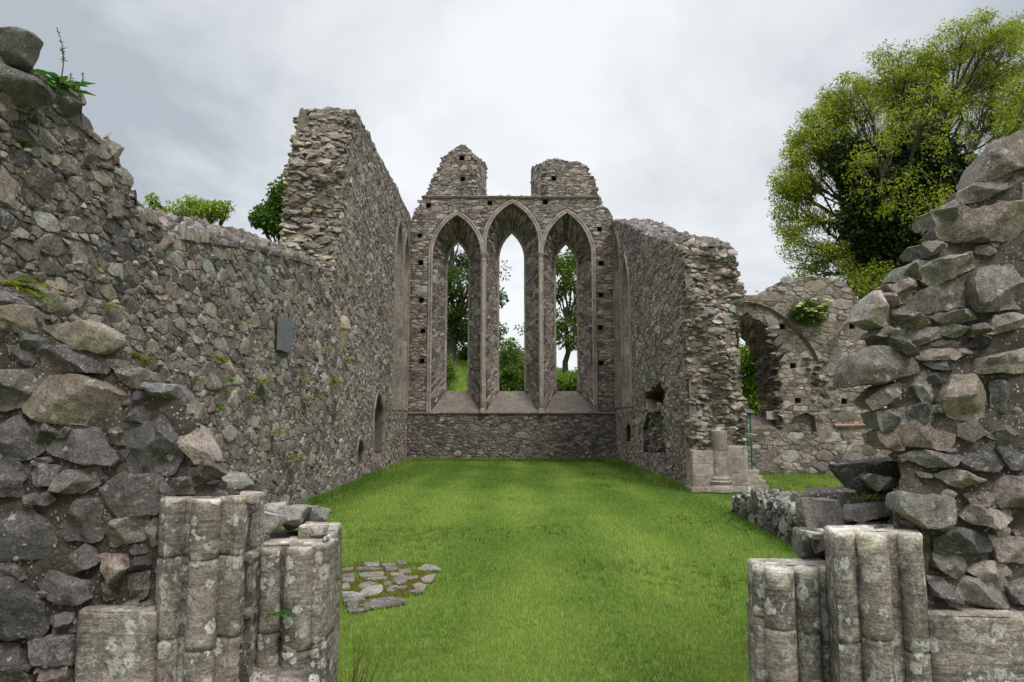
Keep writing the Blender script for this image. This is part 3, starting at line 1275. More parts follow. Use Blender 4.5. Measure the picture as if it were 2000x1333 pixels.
for px in (943, 1057):
    x = at_y(px, 806, YE)[0]
    zt = at_y(px, 497, YE)[2]
    acc = Acc()
    zs = [SILL_Z - .02, SILL_Z + .1, SILL_Z + .14, SILL_Z + .2]
    prof = [(SILL_Z - .03, .13), (SILL_Z + .07, .13), (SILL_Z + .09, .105), (SILL_Z + .12, .12), (SILL_Z + .15, .075)]
    nseg = 9
    for i in range(nseg):
        za, zb_ = SILL_Z + .15 + (zt - SILL_Z - .45) * i / nseg, SILL_Z + .15 + (zt - SILL_Z - .45) * (i + 1) / nseg
        prof += [(za + .004, .078), (zb_ - .004, .076), (zb_, .066)]
    prof += [(zt - .28, .095), (zt - .25, .085), (zt - .1, .10), (zt - .04, .145), (zt + .04, .15), (zt + .05, .1)]
    lathe(acc, x, YE - .07, prof, DRESS, 14)
    acc.build('colonnette', M_DRESS, gable, smooth=40)
acc = Acc()
fl_ = plane_y(YE)
sweep(acc, [(XL + .01, SILL_Z - .035), (XR - .01, SILL_Z - .035)], [(-.035, 0), (-.03, .05), (.015, .07), (.035, .035), (.035, -.02)], fl_, rngE, (.23, .2, .175), .6)
acc.build('string_course', M_DRESS, gable, smooth=40)
acc = Acc()
zs = at_y(1000, 386, YE)[2]
sweep(acc, [(at_y(833, 386, YE)[0], zs), (at_y(1170, 386, YE)[0], zs)], [(-.05, 0), (-.045, .06), (.02, .10), (.05, .05), (.05, -.03)], fl_, rngE, (.29, .26, .22), .55)
acc.build('string_course', M_DRESS, gable, smooth=40)

# ------------------------------------------------------------------ long side wall of the chancel, tall, with torn end
rngN = random.Random(21)
fN = plane_xp(XL)
TN = 1.3
end_prof = [(0, 14.1), (4.2, 14.1), (5, 14.55), (6, 15.05), (7.2, 15.1), (8.2, 15.6), (9.1, 15.95)]      # z -> Y of the torn end
topN = yz([(690, 214), (700, 224), (710, 246), (722, 268), (735, 294), (748, 316), (762, 344), (778, 374), (790, 400), (801, 421)], XL)
wallN = thing('chancel_wall', 'tall rubble side wall with torn broken end beside the blocked arch', 'wall', (XL - .6, 20, 0))


def side_lancet(cx, a, base, spring, apex):
    o_ = lancet(cx, a, base, spring, apex, 6, 8)
    i_ = lancet(cx, a * .5, base + .75, spring + .1, apex - .45, 6, 8)
    return o_, i_


lanN = [side_lancet(22.95, .72, 1.85, 6.9, 8.35), side_lancet(24.62, .72, 1.85, 6.9, 8.3)]
nicheA = yz([(728, 889), (729, 838), (731, 800), (735, 778), (739, 767), (744, 776), (748, 800), (749, 838), (749, 886)], XL)
nicheB = yz([(697, 910), (697, 880), (700, 862), (704, 856), (708, 862), (711, 880), (711, 906)], XL)
putN = yz([(668, 576), (672, 576), (672, 582), (668, 582)], XL)
outer = [(25.6, 0)] + [(25.6, topN[-1][1])] + topN[::-1][1:] + [(15.6, 8.2), (15.1, 7.2), (15.05, 6), (14.55, 5), (14.1, 4.2), (14.1, 0)]
acc = Acc()
masonry_core(acc, outer, [(l[0], .75, l[1], False) for l in lanN] + [(nicheA, 1.1, None, False), (nicheB, .7, None, False), (putN, .3, None, False)], TN, fN, MORTAR_GREY)
hN = [[(g_[0][0], 1.8)] + g_ + [(g_[-1][0], 1.8)] for g_ in [grow(l[0], .13) for l in lanN]]
hN += [grow(nicheA, .09), grow(nicheB, .08), putN]
lay_rubble(acc, (14.1, 25.6, 0, 9.5), fN, .165, .085, rngN, PAL_GREY, (.008, .042), outer, hN, big=.10, gap=.010, jit=.24, edges=(25.6,), embed=.04, tilt=1.0,
           palf=lambda u, v: PAL_BROWN if rngN.random() < .12 + .5 * sstep(4, 8, v) + .2 * sstep(20, 24, u) else PAL_GREY)
lay_rubble(acc, (14.3, 25.4, .1, 9.0), fN, .30, .16, rngN, PAL_GREY, (.03, .055), outer, [grow(h, .1) for h in hN], big=0, gap=.02, na=18, rough=.05, facets=3, embed=.05, tilt=1.0, skip=.84)
fEnd = lambda u, v, h: np.stack([u, np.interp(v, [p[0] for p in end_prof], [p[1] for p in end_prof]) - h, v], 1)
lay_rubble(acc, (XL - TN, XL + .03, 3.9, 9.0), fEnd, .2, .08, rngN, PAL_BUFF, (.03, .19), None, (), big=.05, gap=.008, na=12, rough=.12, embed=.1, facets=3, edges=(XL - TN, XL + .03), jit=.5, tilt=.9, palf=lambda u, v: PAL_BUFF if rngN.random() < .72 else PAL_GREY)
lay_rubble(acc, (XL - TN, XL + .03, 5.5, 9.0), fEnd, .30, .12, rngN, PAL_GREY, (.12, .26), None, (), big=0, edges=(XL - TN, XL + .03), gap=.02, na=12, rough=.12, embed=.1, facets=3, skip=.72, tilt=.9)
crest_stones(acc, [(XL - TN, 4.7), (XL - TN, 6), (XL - TN, 7.5), (XL - TN, 9.0), (XL - .7, 9.03), (XL - .05, 9.03)], fEnd, rngN, PAL_BUFF + PAL_GREY, .9, size=(.16, .42), hgt=(.06, .12), step=.12, drop=0, rows=4)
fTopN = lambda u, v, h: np.stack([u, v, np.interp(v, [p[0] for p in topN], [p[1] for p in topN]) + h - .05], 1)
lay_rubble(acc, (XL - TN, XL + .02, topN[0][0], 25.35), fTopN, .2, .17, rngN, PAL_DARK, (.05, .17), gap=.02, edges=(XL - TN, XL + .02), big=0, rough=.1, facets=3, tilt=.8)  # darker palette on the wall top, offsetting the overhead light in colour
# reveals of the side lancets and niches: pale dressed stone with rubble backs
acc.build('masonry', M_RUBBLE, wallN)


def reveal_lining(o_, i_, depth, fmap, rng, col, name, parent, frame=.13):
    A = Acc()
    O, I = np.array(o_), np.array(i_)
    n = len(O)
    # splay lining stands 1 cm proud of the core, in blocks
    for i in range(n - 1):
        for b_ in range(3):
            t0, t1 = b_ / 3, (b_ + 1) / 3
            f = rng.uniform(.8, 1.2)
            pts, hh = [], []
            for t, k in ((t0, i), (t0, i + 1), (t1, i + 1), (t1, i)):
                p = O[k] * (1 - t) + I[k] * t
                cvec = np.array([O[:, 0].mean(), p[1]]) - p
                L = max(np.hypot(*cvec), 1e-6)
                p = p + cvec / L * .012
                pts.append(p)
                hh.append(-depth * t + .001)
            pts = np.array(pts)
            A.add(fmap(pts[:, 0], pts[:, 1], np.array(hh)), [(0, 1, 2, 3)], None, tuple(c * f for c in col))
    sweep(A, o_, [(-.025, -.02), (-.025, .035), (.01, .06), (.045, .05), (.06, .02), (.08, .045), (frame, .035), (frame, -.02)] if frame > .1 else [(-.02, -.02), (-.02, .02), (frame, .022), (frame, -.02)], fmap, rng, col, .36)
    return A.build(name, M_DRESS, parent, smooth=35)


for (o_, i_) in lanN:
    reveal_lining(o_, i_, .75, fN, rngN, (.27, .235, .2), 'blind_lancet', wallN)
for nn in (nicheA, nicheB):
    acc = Acc()
    sweep(acc, nn, [(-.015, -.05), (-.015, .03), (.085, .035), (.085, -.02)], fN, rngN, (.30, .27, .235), .3)
    # sloping back of the recess, coursed blocks
    bx = [p[0] for p in nn]
    bz = [p[1] for p in nn]
    fB = plane_xp(XL - (1.06 if nn is nicheA else .66))
    lay_rubble(acc, (min(bx), max(bx), min(bz), max(bz)), fB, .5, .22, rngN, PAL_LOWE, (.006, .015), nn, (), big=0, gap=.01)
    acc.build('wall_niche', M_DRESS, wallN, smooth=35)

# stone corbel where the arch sprang
acc = Acc()
cx_, cy_, cz_ = at_x(668, 628, XL)
cy_ = at_x(667, 640, XL)[1]
zt, zm, zb_ = at_x(668, 627, XL)[2], at_x(668, 646, XL)[2], at_x(662, 688, XL)[2]
prof = [(zb_ - .05, .02), (zb_ + .1, .055), (zm - .02, .19), (zm, .195), (zm + .01, .215), (zm + .05, .22), (zm + .07, .195), (zt, .185), (zt + .1, .10)]
lathe(acc, XL + .0, cy_, prof, (.40, .33, .245), 16)
acc.build('corbel', M_DRESS, wallN, smooth=40)

# ------------------------------------------------------------------ lower rubble wall filling the crossing arch
rngB = random.Random(31)
XB = XL
wallB = thing('blocking_wall', 'lower dark rubble wall with steeply sloping broken top and slate plaque', 'wall', (XB - .5, 9, 0))
topB_px = [(0, 128), (50, 140), (82, 158), (120, 172), (152, 180), (158, 236), (186, 262), (220, 292), (240, 330), (262, 384), (300, 424), (338, 452), (400, 462), (470, 474), (540, 490), (600, 508), (640, 528)]
topB = [(2.2, 4.3), (4.0, 4.35)] + yz(topB_px, XB)
topB = [p for i, p in enumerate(topB) if i == 0 or p[0] > topB[i - 1][0]]
topB[-1] = (14.1, topB[-1][1])
TB = 1.0
outer = [(14.1, 0)] + topB[::-1] + [(2.2, 0)]
acc = Acc()
masonry_core(acc, outer, [], TB, plane_xp(XB), MORTAR_GREY)
fBk = plane_xp(XB)
# big stones near the viewer, smaller further in
plq = yz([(537, 617), (563, 634), (562, 694), (537, 684)], XB)


def split_lay(r0, r1, su, sv, big, rings, na, hh):
    lay_rubble(acc, (r0, r1, 0, 4.9), fBk, su, sv, rngB, PAL_DARK, hh, outer, [grow(plq, .02)], big=big, gap=.009, rings=rings, na=na, rough=.05, facets=3, embed=.05, tilt=1.0, jit=.24, wvar=.45,
               palf=lambda u, v: PAL_DARK if rngB.random() < .35 + .3 * sstep(2.5, 4.2, v) - .25 * sstep(6, 11, u) else PAL_GREY)


lay_rubble(acc, (2.2, 14.1, .1, 4.6), fBk, .27, .17, rngB, PAL_DARK, (.035, .065), outer, [grow(plq, .12)], big=0, gap=.02, rings=RINGS_MD, na=22, rough=.05, facets=3, embed=.05, tilt=1.0, skip=.8, palf=lambda u, v: PAL_GREY if rngB.random() < .6 else PAL_DARK)
split_lay(2.2, 7.5, .125, .062, .16, RINGS_MD, 20, (.008, .048))
split_lay(7.5, 14.1, .14, .066, .13, RINGS_LO, 14, (.008, .038))
fTopB = lambda u, v, h: np.stack([u, v, np.interp(v, [p[0] for p in topB], [p[1] for p in topB]) + h - .05 + .05 * np.sin(v * 9) * sstep(7.5, 8.5, v)], 1)
lay_rubble(acc, (XB - TB, XB + .04, 2.3, 7.5), fTopB, .17, .15, rngB, PAL_DARK, (.04, .14), gap=.02, edges=(XB - TB, XB + .04), big=.02, rough=.1, facets=3, tilt=.8, rings=RINGS_MD, na=16)  # top stones coloured darker to counter the bright zenith light
fTopB2 = lambda u, v, h: np.stack([u, v, np.interp(v, [p[0] for p in topB], [p[1] for p in topB]) + h - .05 + .32 * sstep(XB - .02, XB - .8, u) * sstep(7.3, 8.6, v)], 1)
V = []
ny = 40
for i in range(ny + 1):
    y = 7.3 + (14.1 - 7.3) * i / ny
    for j in range(9):
        u = XB + .01 - TB * j / 8
        V.append(fTopB2(np.array([u]), np.array([y]), np.array([-.03]))[0])
acc.add(V, [(i * 9 + j, i * 9 + j + 1, i * 9 + j + 10, i * 9 + j + 9) for i in range(ny) for j in range(8)], None, MORTAR_GREY)
lay_rubble(acc, (XB - TB, XB + .05, 7.4, 14.1), fTopB2, .17, .15, rngB, PAL_DARK, (.06, .2), gap=.02, edges=(XB - TB, XB + .05), big=.02, rough=.1, facets=3, tilt=.8)  # same darkened top colours against the light from above
acc.build('masonry', M_RUBBLE, wallB)


def boulder(acc, c, r, rng, col, cuts=9, n=3, noise=.012):
    """faceted block: a sphere cut by planes"""
    nu, nv = 28, 16
    U = np.linspace(0, 2 * np.pi, nu, endpoint=False)
    W = np.linspace(0, np.pi, nv + 1)
    P = np.array([[math.sin(w) * math.cos(u), math.sin(w) * math.sin(u), math.cos(w)] for w in W for u in U])
    for _ in range(cuts):
        d = np.array([rng.gauss(0, 1) for _ in range(3)])
        d /= np.linalg.norm(d)
        k = rng.uniform(.48, .74)
        ex = np.maximum(P @ d - k, 0)
        P = P - ex[:, None] * d
    P = P * np.array(r) * 1.18
    P = P + noise * vnoise3(P * 7 + rng.random() * 50) + noise * .4 * vnoise3(P * 22)
    V = P + np.array(c)
    q = [(i * nu + j, (i + 1) * nu + j, (i + 1) * nu + (j + 1) % nu, i * nu + (j + 1) % nu) for i in range(nv) for j in range(nu)]
    acc.add(V, q, None, np.tile(np.append(np.array(col), rng.random()), (len(V), 1)))


# the big stones along its broken crest: one mesh each
for (px, py, sx, sy, sz, cl, cuts, lab) in [
        (24, 94, .22, .30, .15, (.15, .145, .135), 15, 'largest dark capstone on the very top'),
        (30, 168, .22, .30, .14, (.16, .155, .15), 15, 'dark block under the topmost capstone'),
        (128, 205, .14, .16, .15, (.145, .14, .135), 18, 'dark upright block below the leafy dock')]:
    acc = Acc()
    x, y, z = at_x(px, py, XB + .02)
    boulder(acc, (x - .04, y, z), (sx, sy, sz), random.Random(px), cl, cuts)
    o = acc.build('capstone', M_NEAR, wallB, smooth=32)
    o['label'] = lab

# ------------------------------------------------------------------ opposite side wall of the chancel, its end standing on a clustered respond
rngS = random.Random(41)
fS_ = plane_xm(XR)
TS = 1.28
wallS = thing('chancel_wall', 'broken side wall with rough rubble end rising from a round half column', 'wall', (XR + .6, 20, 0))
topS = yz([(1316, 470), (1332, 474)], XR)
topS = [(15.25, 5.35), (15.8, 5.62), (16.6, 5.98), (17.6, 6.3), (18.6, 6.62), (19.6, 6.95), (20.6, 7.3), (21.6, 7.75), (22.6, 8.15), (23.6, 8.45), (24.6, 8.85), (25.6, 9.1)]
endS = [(0, 15.25), (5.4, 15.25)]
lanS = [side_lancet(22.9, .75, 1.95, 5.5, 7.1), side_lancet(24.62, .72, 1.95, 6.9, 8.4)]
nicheS = yz([(1223, 862), (1223, 836), (1226, 824), (1229, 819), (1232, 824), (1235, 836), (1235, 862)], XR)
hole_px = [(1280, 801), (1271, 797), (1266, 782), (1260, 779), (1261, 767), (1270, 765), (1275, 755), (1281, 757), (1288, 745), (1293, 757), (1299, 766), (1298, 784), (1292, 798), (1286, 794)]
scarS = None
holeS = yz(hole_px, XR)
scarS = yz([(1257, 884), (1258, 860), (1255, 838), (1261, 822), (1266, 806), (1278, 806), (1290, 804), (1297, 818), (1294, 838), (1300, 860), (1301, 884)], XR)
outer = [(15.72, 0), (25.6, 0)] + [q for q in topS[::-1] if q[0] > 15.75] + [(15.72, 5.5)]
acc = Acc()
masonry_core(acc, outer, [(l[0], .75, l[1], False) for l in lanS] + [(nicheS, .4, None, False), (holeS, .55, [(p[0] * .9 + holeS[0][0] * .1, p[1] * .9 + .2) for p in holeS], False), (scarS, .16, None, False)], TS, fS_, MORTAR_BROWN)
hS = [[(g_[0][0], 1.9)] + g_ + [(g_[-1][0], 1.9)] for g_ in [grow(l[0], .13) for l in lanS]] + [grow(nicheS, .07), holeS, scarS]
outerS = [(15.15, 0), (25.6, 0)] + topS[::-1]
lay_rubble(acc, (15.15, 25.6, 0, 9.3), fS_, .18, .078, rngS, PAL_BROWN, (.008, .042), outerS, hS, big=.05, gap=.012, jit=.34, edges=(25.6,), embed=.04, tilt=1.0,
           palf=lambda u, v: PAL_GREY if rngS.random() < .55 else PAL_BROWN)
lay_rubble(acc, (15.5, 25.4, .1, 8.6), fS_, .30, .14, rngS, PAL_BROWN, (.03, .055), [(a, b - .2) if b > 1 else (a, b) for a, b in outerS], [grow(h, .1) for h in hS], big=0, gap=.02, na=18, rough=.05, facets=3, embed=.05, tilt=1.0, skip=.86)
fHole = plane_xm(XR + .5)
lay_rubble(acc, (min(p[0] for p in scarS), max(p[0] for p in scarS), min(p[1] for p in scarS), max(p[1] for p in scarS)), plane_xm(XR + .15), .17, .085, rngS, PAL_DARK, (.02, .16), scarS, gap=.015, rough=.1, tilt=1.0)
lay_rubble(acc, (min(p[0] for p in holeS) - .3, max(p[0] for p in holeS) + .3, min(p[1] for p in holeS), max(p[1] for p in holeS)), fHole, .22, .12, rngS, PAL_DARK, (.02, .12), gap=.02, rough=.1, tilt=.9)
# torn end: rubble core showing, slabs sticking out at all depths


def endS_y(u, v):
    return 15.25 + .10 * np.sin(u * 5 + v * 2) + .22 * sstep(3.6, 5.6, v) - .10 * sstep(1.2, 3.0, v) + .22 * sstep(XR + .75, XR + 1.3, u)


fEndS = lambda u, v, h: np.stack([u, endS_y(u, v) - h, v], 1)
regS = xz([(1330, 960), (1330, 480), (1345, 474), (1390, 472), (1428, 494), (1444, 514), (1446, 545), (1455, 570), (1458, 600), (1448, 640), (1441, 690), (1447, 740), (1458, 790), (1464, 850), (1464, 960)], 15.25)
lay_rubble(acc, (XR - .05, XR + 1.5, .75, 5.7), fEndS, .20, .070, rngS, PAL_BUFF, (.03, .18), regS, (), big=0, edges=(XR - .05,), gap=.008, na=12, rough=.12, embed=.25, facets=3, jit=.5, tilt=.9, palf=lambda u, v: PAL_BUFF if rngS.random() < .3 else (PAL_BROWN if rngS.random() < .5 else PAL_GREY))
lay_rubble(acc, (XR - .08, XR + 1.5, 1.2, 5.75), fEndS, .30, .15, rngS, PAL_GREY, (.10, .24), regS, (), big=0, edges=(XR - .08,), gap=.02, na=12, rough=.12, embed=.2, facets=3, skip=.74, tilt=.9)
# outer flank of the torn end so it reads from the side too
gu, gv = np.linspace(XR - .02, XR + 1.36, 24), np.linspace(0, 5.45, 70)
GU, GV = np.meshgrid(gu, gv, indexing='ij')
GU = GU.ravel()
GV = GV.ravel()
okm = np.array([in_poly(a, b_, regS) or b_ < .8 for a, b_ in zip(GU, GV)])
Vm = fEndS(GU, GV, .02 + .05 * vnoise(np.column_stack([GU * 4, GV * 4, GU * 0]), 33))
qm = [(i * 70 + j, (i + 1) * 70 + j, (i + 1) * 70 + j + 1, i * 70 + j + 1) for i in range(23) for j in range(69)]
acc.add(Vm, [q for q in qm if all(okm[list(q)])], None, MORTAR_BUFF)
# short inner return between the face and the set-back core
acc.add([(XR, 15.2, 0), (XR, 15.75, 0), (XR, 15.75, 5.45), (XR, 15.5, 5.3), (XR, 15.2, 3)], None, [(0, 1, 2), (0, 2, 3), (0, 3, 4)], MORTAR_BROWN)
fOut = plane_xp(XR + TS)
lay_rubble(acc, (15.5, 18, 0, 5.5), fOut, .24, .1, rngS, PAL_BUFF, (.02, .08), None, (), gap=.012, rough=.1, facets=3, edges=(15.5, 5.5), big=0)
fTopS = lambda u, v, h: np.stack([u, v, np.interp(v, [p[0] for p in topS], [p[1] for p in topS]) + h - .05], 1)
lay_rubble(acc, (XR - .02, XR + TS, 15.25, 25.6), fTopS, .2, .16, rngS, PAL_DARK, (.05, .17), gap=.02, edges=(XR - .02, XR + TS, 15.25), big=0, rough=.1, facets=3, tilt=.8)  # crest stones toned down in colour because the zenith lights them strongly
acc.build('masonry', M_EAST, wallS)
for k, (o_, i_) in enumerate(lanS):
    reveal_lining(o_, i_, .75, fS_, rngS, (.36, .325, .285) if k == 0 else (.27, .235, .2), 'blind_lancet', wallS)
acc = Acc()
sweep(acc, nicheS, [(-.015, -.3), (-.015, .03), (.07, .035), (.07, -.02)], fS_, rngS, (.30, .27, .235), .25)
acc.build('wall_niche', M_DRESS, wallS, smooth=35)
# clustered respond
RC = (.335, .285, .25)
acc = Acc()
X0 = XR - .02
worn_prism(acc, rect(X0, X0 + .52, 14.98, 15.5), 0.02, .88, rngS, RC, courses=(.32, .6), topcol=(.36, .32, .27))
worn_prism(acc, rect(X0 + .78, X0 + 1.12, 15.0, 15.5), 0.02, .98, rngS, RC, courses=(.4, .7), topcol=(.36, .32, .27))
worn_prism(acc, rect(X0 - .05, X0 + .60, 14.92, 15.5), 0.0, .10, rngS, RC)
worn_prism(acc, rect(X0 + .74, X0 + 1.30, 14.93, 15.5), 0.0, .12, rngS, RC)
respond = acc.build('respond', M_DRESS, wallS, smooth=40)
acc = Acc()
cxs = at_y(1407, 900, 15.0)[0]
lathe(acc, cxs, 15.05, [(0, .27), (.10, .27), (.13, .25), (.16, .225), (.19, .245), (.225, .25), (.25, .215), (.275, .225), (.30, .22), (.33, .178), (.86, .172), (.87, .160), (.89, .172), (1.30, .168), (1.315, .155)], RC, 22)
acc.build('half_column', M_DRESS, respond, smooth=40)
acc = Acc()
cx2 = at_y(1456, 900, 15.0)[0]
lathe(acc, cx2, 15.08, [(.1, .13), (.16, .13), (.2, .085), (.97, .082), (.98, .06)], RC, 14)
acc.build('shaft', M_DRESS, respond, smooth=40)
acc = Acc()
for i, (a, b, z0, z1) in enumerate([(.02, .44, 0, .14), (.02, .38, .14, .24), (0, .33, .24, .33), (0, .27, .33, .44)]):
    worn_prism(acc, rect(cx2 + .08 + a - .08, cx2 + .08 + b - .04, 14.98 + .03 * i, 15.5), z0, z1, rngS, (.34, .31, .25), dz=.03, amp=.008)
acc.build('base', M_DRESS, respond, smooth=40)

# ------------------------------------------------------------------ wall with the remains of vault arches, further to the side
rngT = random.Random(51)
YT = 19.95
wallT = thing('transept_wall', 'ruined wall with thin vault ribs, an arched gap and flowering elder on it', 'wall', (8, YT, 0))
fT = plane_y(YT)
topT = xz([(1380, 585), (1462, 577), (1484, 577), (1502, 571), (1522, 556), (1545, 545), (1580, 541), (1612, 543), (1640, 547), (1654, 560), (1668, 574), (1682, 596), (1694, 612)], YT)
sideT = xz([(1694, 612), (1692, 660), (1693, 684), (1700, 720), (1702, 760), (1703, 812), (1714, 836)], YT)
outer = [(topT[0][0], 0), (at_y(1714, 836, YT)[0] + 2.6, 0), (at_y(1714, 836, YT)[0] + 2.6, 1.35)] + sideT[::-1] + topT[::-1][1:]
gap_px = [(1400, 838), (1400, 640), (1440, 612), (1474, 618), (1497, 634), (1514, 656), (1520, 706), (1526, 750), (1529, 794), (1529, 838)]
gap_px = [(1400, 838), (1400, 640), (1440, 612), (1462, 612), (1474, 622), (1478, 618), (1490, 633), (1497, 630), (1503, 648), (1512, 652), (1510, 672), (1519, 680), (1515, 702), (1524, 712), (1518, 736), (1528, 750), (1521, 770), (1531, 786), (1522, 806), (1530, 822), (1526, 838)]
gap = xz(gap_px, YT)[::-1]
gap_in = xz([(1390, 812), (1390, 690), (1430, 660), (1446, 660), (1455, 668), (1460, 672), (1466, 680), (1470, 688), (1475, 695), (1479, 702), (1477, 714), (1482, 722), (1478, 734), (1483, 744), (1478, 754), (1485, 764), (1480, 776), (1488, 788), (1482, 798), (1488, 806), (1484, 812)], YT + 1.1)[::-1]
rec = xz([(1541, 857), (1542, 828), (1552, 814), (1575, 806), (1592, 815), (1597, 857)], YT)
putT = []
for px, py in [(1528, 639), (1664, 638), (1549, 715), (1648, 713), (1558.6, 783), (1649, 785)]:
    x, _, z = at_y(px, py, YT)
    putT.append([(x - .085, z - .075), (x + .085, z - .07), (x + .09, z + .08), (x - .085, z + .085)])
acc = Acc()
masonry_core(acc, outer, [(gap, 1.1, gap_in, True), (rec, .22, [(p[0] * .94 + .06 * rec[0][0], p[1]) for p in rec], False)] + [(p, .4, None, False) for p in putT], 1.1, fT, MORTAR_BUFF)
PAL_T = PAL_BROWN + [(.33, .285, .25), (.29, .24, .21)]
lay_rubble(acc, (outer[0][0], outer[1][0], 1.2, 6.2), fT, .24, .115, rngT, PAL_T, (.012, .045), outer, [gap, rec] + putT, big=.06, gap=.016, jit=.32)
lay_rubble(acc, (outer[0][0], outer[1][0], 0, 1.2), fT, .22, .12, rngT, PAL_GREY, (.015, .05), None, (), big=.08, gap=.018, edges=(1.2,))
lay_rubble(acc, (rec[0][0] - .1, rec[-1][0] + .1, rec[0][1], rec[3][1]), plane_y(YT + .2), .2, .1, rngT, PAL_T, (.01, .05), gap=.014, rough=.1)
# torn jamb of the gap
G0, G1 = np.array(gap), np.array(gap_in)
sg_ = np.concatenate([[0], np.cumsum(np.hypot(*np.diff((G0 + G1) / 2, axis=0).T))])
A3 = np.column_stack([G0[:, 0], np.full(len(G0), YT), G0[:, 1]])
B3 = np.column_stack([G1[:, 0], np.full(len(G0), YT + 1.1), G1[:, 1]])
NN = np.cross(B3 - A3, np.gradient((A3 + B3) / 2, axis=0))
NN /= np.linalg.norm(NN, axis=1)[:, None]
cc = np.array([G0[:, 0].mean(), YT + .55, 3.0])
NN *= np.sign(((cc - (A3 + B3) / 2) * NN).sum(1))[:, None]


def fG(u, v, h):
    r = []
    for k in range(3):
        r.append(np.interp(u, sg_, A3[:, k]) * (1 - v) + np.interp(u, sg_, B3[:, k]) * v + np.interp(u, sg_, NN[:, k]) * h)
    return np.stack(r, 1)


lay_rubble(acc, (0, sg_[-1], 0, 1), fG, .10, .22, rngT, PAL_T, (.02, .09), gap=.01, rough=.1, facets=3, tilt=.9, big=0, palf=lambda u, v: PAL_T if rngT.random() < .3 else PAL_DARK)
crest_stones(acc, gap[:-3], fT, rngT, PAL_DARK + PAL_T, 1.0, size=(.2, .42), hgt=(.06, .13), step=.13, drop=0, rows=4)
# projecting springer stones and ragged crest
crest_stones(acc, topT + sideT, fT, rngT, PAL_GREY, 1.1, size=(.16, .36), hgt=(.08, .18), step=.16)
for i in range(26):
    px, py = 1592 + rngT.uniform(-16, 34) + i * .3, 700 + i * 4.0
    x, _, z = at_y(px, py, YT)
    k = 6
    poly = [(x + rngT.uniform(.09, .17) * math.cos(6.283 * j / k), z + .055 * math.sin(6.283 * j / k)) for j in range(k)]
    add_stone(acc, poly, fT, rngT.uniform(.06, .2) * (1.2 - i / 40), .1, rngT, stone_colour(PAL_DARK + PAL_T, rngT), 12, RINGS_LO, 0, 8, .08, 2, False)
acc.build('masonry', M_EAST, wallT)
RIB = [(-.05, -.03), (-.05, .05), (-.02, .10), (.0, .06), (.02, .11), (.05, .05), (.05, -.03)]
for pts in ([(1452, 592), (1462, 592), (1480, 596), (1500, 603), (1522, 616), (1541, 631), (1558, 649), (1573, 667), (1585, 685), (1594, 703)],
            [(1619, 692), (1624, 674), (1632, 657), (1642, 642), (1655, 628), (1670, 615), (1686, 604), (1697, 598)]):
    acc = Acc()
    sweep(acc, xz(pts, YT), RIB, fT, rngT, (.27, .215, .185), .5, .006)
    acc.build('vault_rib', M_DRESS, wallT, smooth=40)
acc = Acc()
sweep(acc, xz([(1628, 831), (1660, 831), (1716, 829)], YT), [(-.05, -.02), (-.05, .06), (0, .09), (.04, .05), (.04, -.02)], fT, rngT, (.34, .19, .15), .9)
o = acc.build('string_course', M_DRESS, wallT, smooth=40)
o['label'] = 'reddish sandstone string course'

# ------------------------------------------------------------------ low stub of rubble wall on the grass
rngL = random.Random(61)
lowT = [(7.6, .50), (8.9, .46), (9.6, .44), (10.4, .40), (10.9, .43), (11.4, .33), (11.9, .22)]
low = thing('low_wall', 'knee-high lichened rubble stub of wall on the lawn', 'wall', (4.2, 10, 0))
XW = 3.80
lowx = lambda y: 3.62 + (y - 8.9) * .085
acc = Acc()
fLow = lambda u, v, h: np.stack([lowx(u) - h, u, v], 1)
masonry_core(acc, [(7.6, -.05), (11.95, -.05)] + [(a, b - .04) for a, b in lowT[::-1]], [], .75, fLow, (.16, .145, .13))
PAL_LOW = [(0.136, 0.126, 0.113), (0.184, 0.173, 0.155), (0.224, 0.212, 0.194), (0.102, 0.093, 0.088)]
lay_rubble(acc, (7.6, 11.95, -.03, .52), fLow, .14, .12, rngL, PAL_LOW, (.03, .07), [(7.6, -.05), (11.95, -.05)] + lowT[::-1], gap=.02, rings=RINGS_MD, na=18, facets=3, big=.1)
fLowT = lambda u, v, h: np.stack([u + lowx(v), v, np.interp(v, [p[0] for p in lowT], [p[1] for p in lowT]) - .05 + h], 1)
lay_rubble(acc, (-.03, .75, 7.6, 11.95), fLowT, .15, .13, rngL, PAL_LOW + [(.30, .29, .275)], (.05, .15), gap=.02, rings=RINGS_MD, na=18, facets=3, rough=.08, tilt=.9, edges=(-.03, .75), big=0)
fLowE = lambda u, v, h: np.stack([u, np.full_like(u, 11.95) + h, v], 1)
lay_rubble(acc, (3.85, 4.65, -.03, .25), fLowE, .17, .12, rngL, PAL_LOW, (.03, .07), gap=.02, facets=3)
acc.build('masonry', M_RUBBLE, low)
SPECIAL_STONES = []

# ------------------------------------------------------------------ the doorway in front: broken walls with clustered jambs


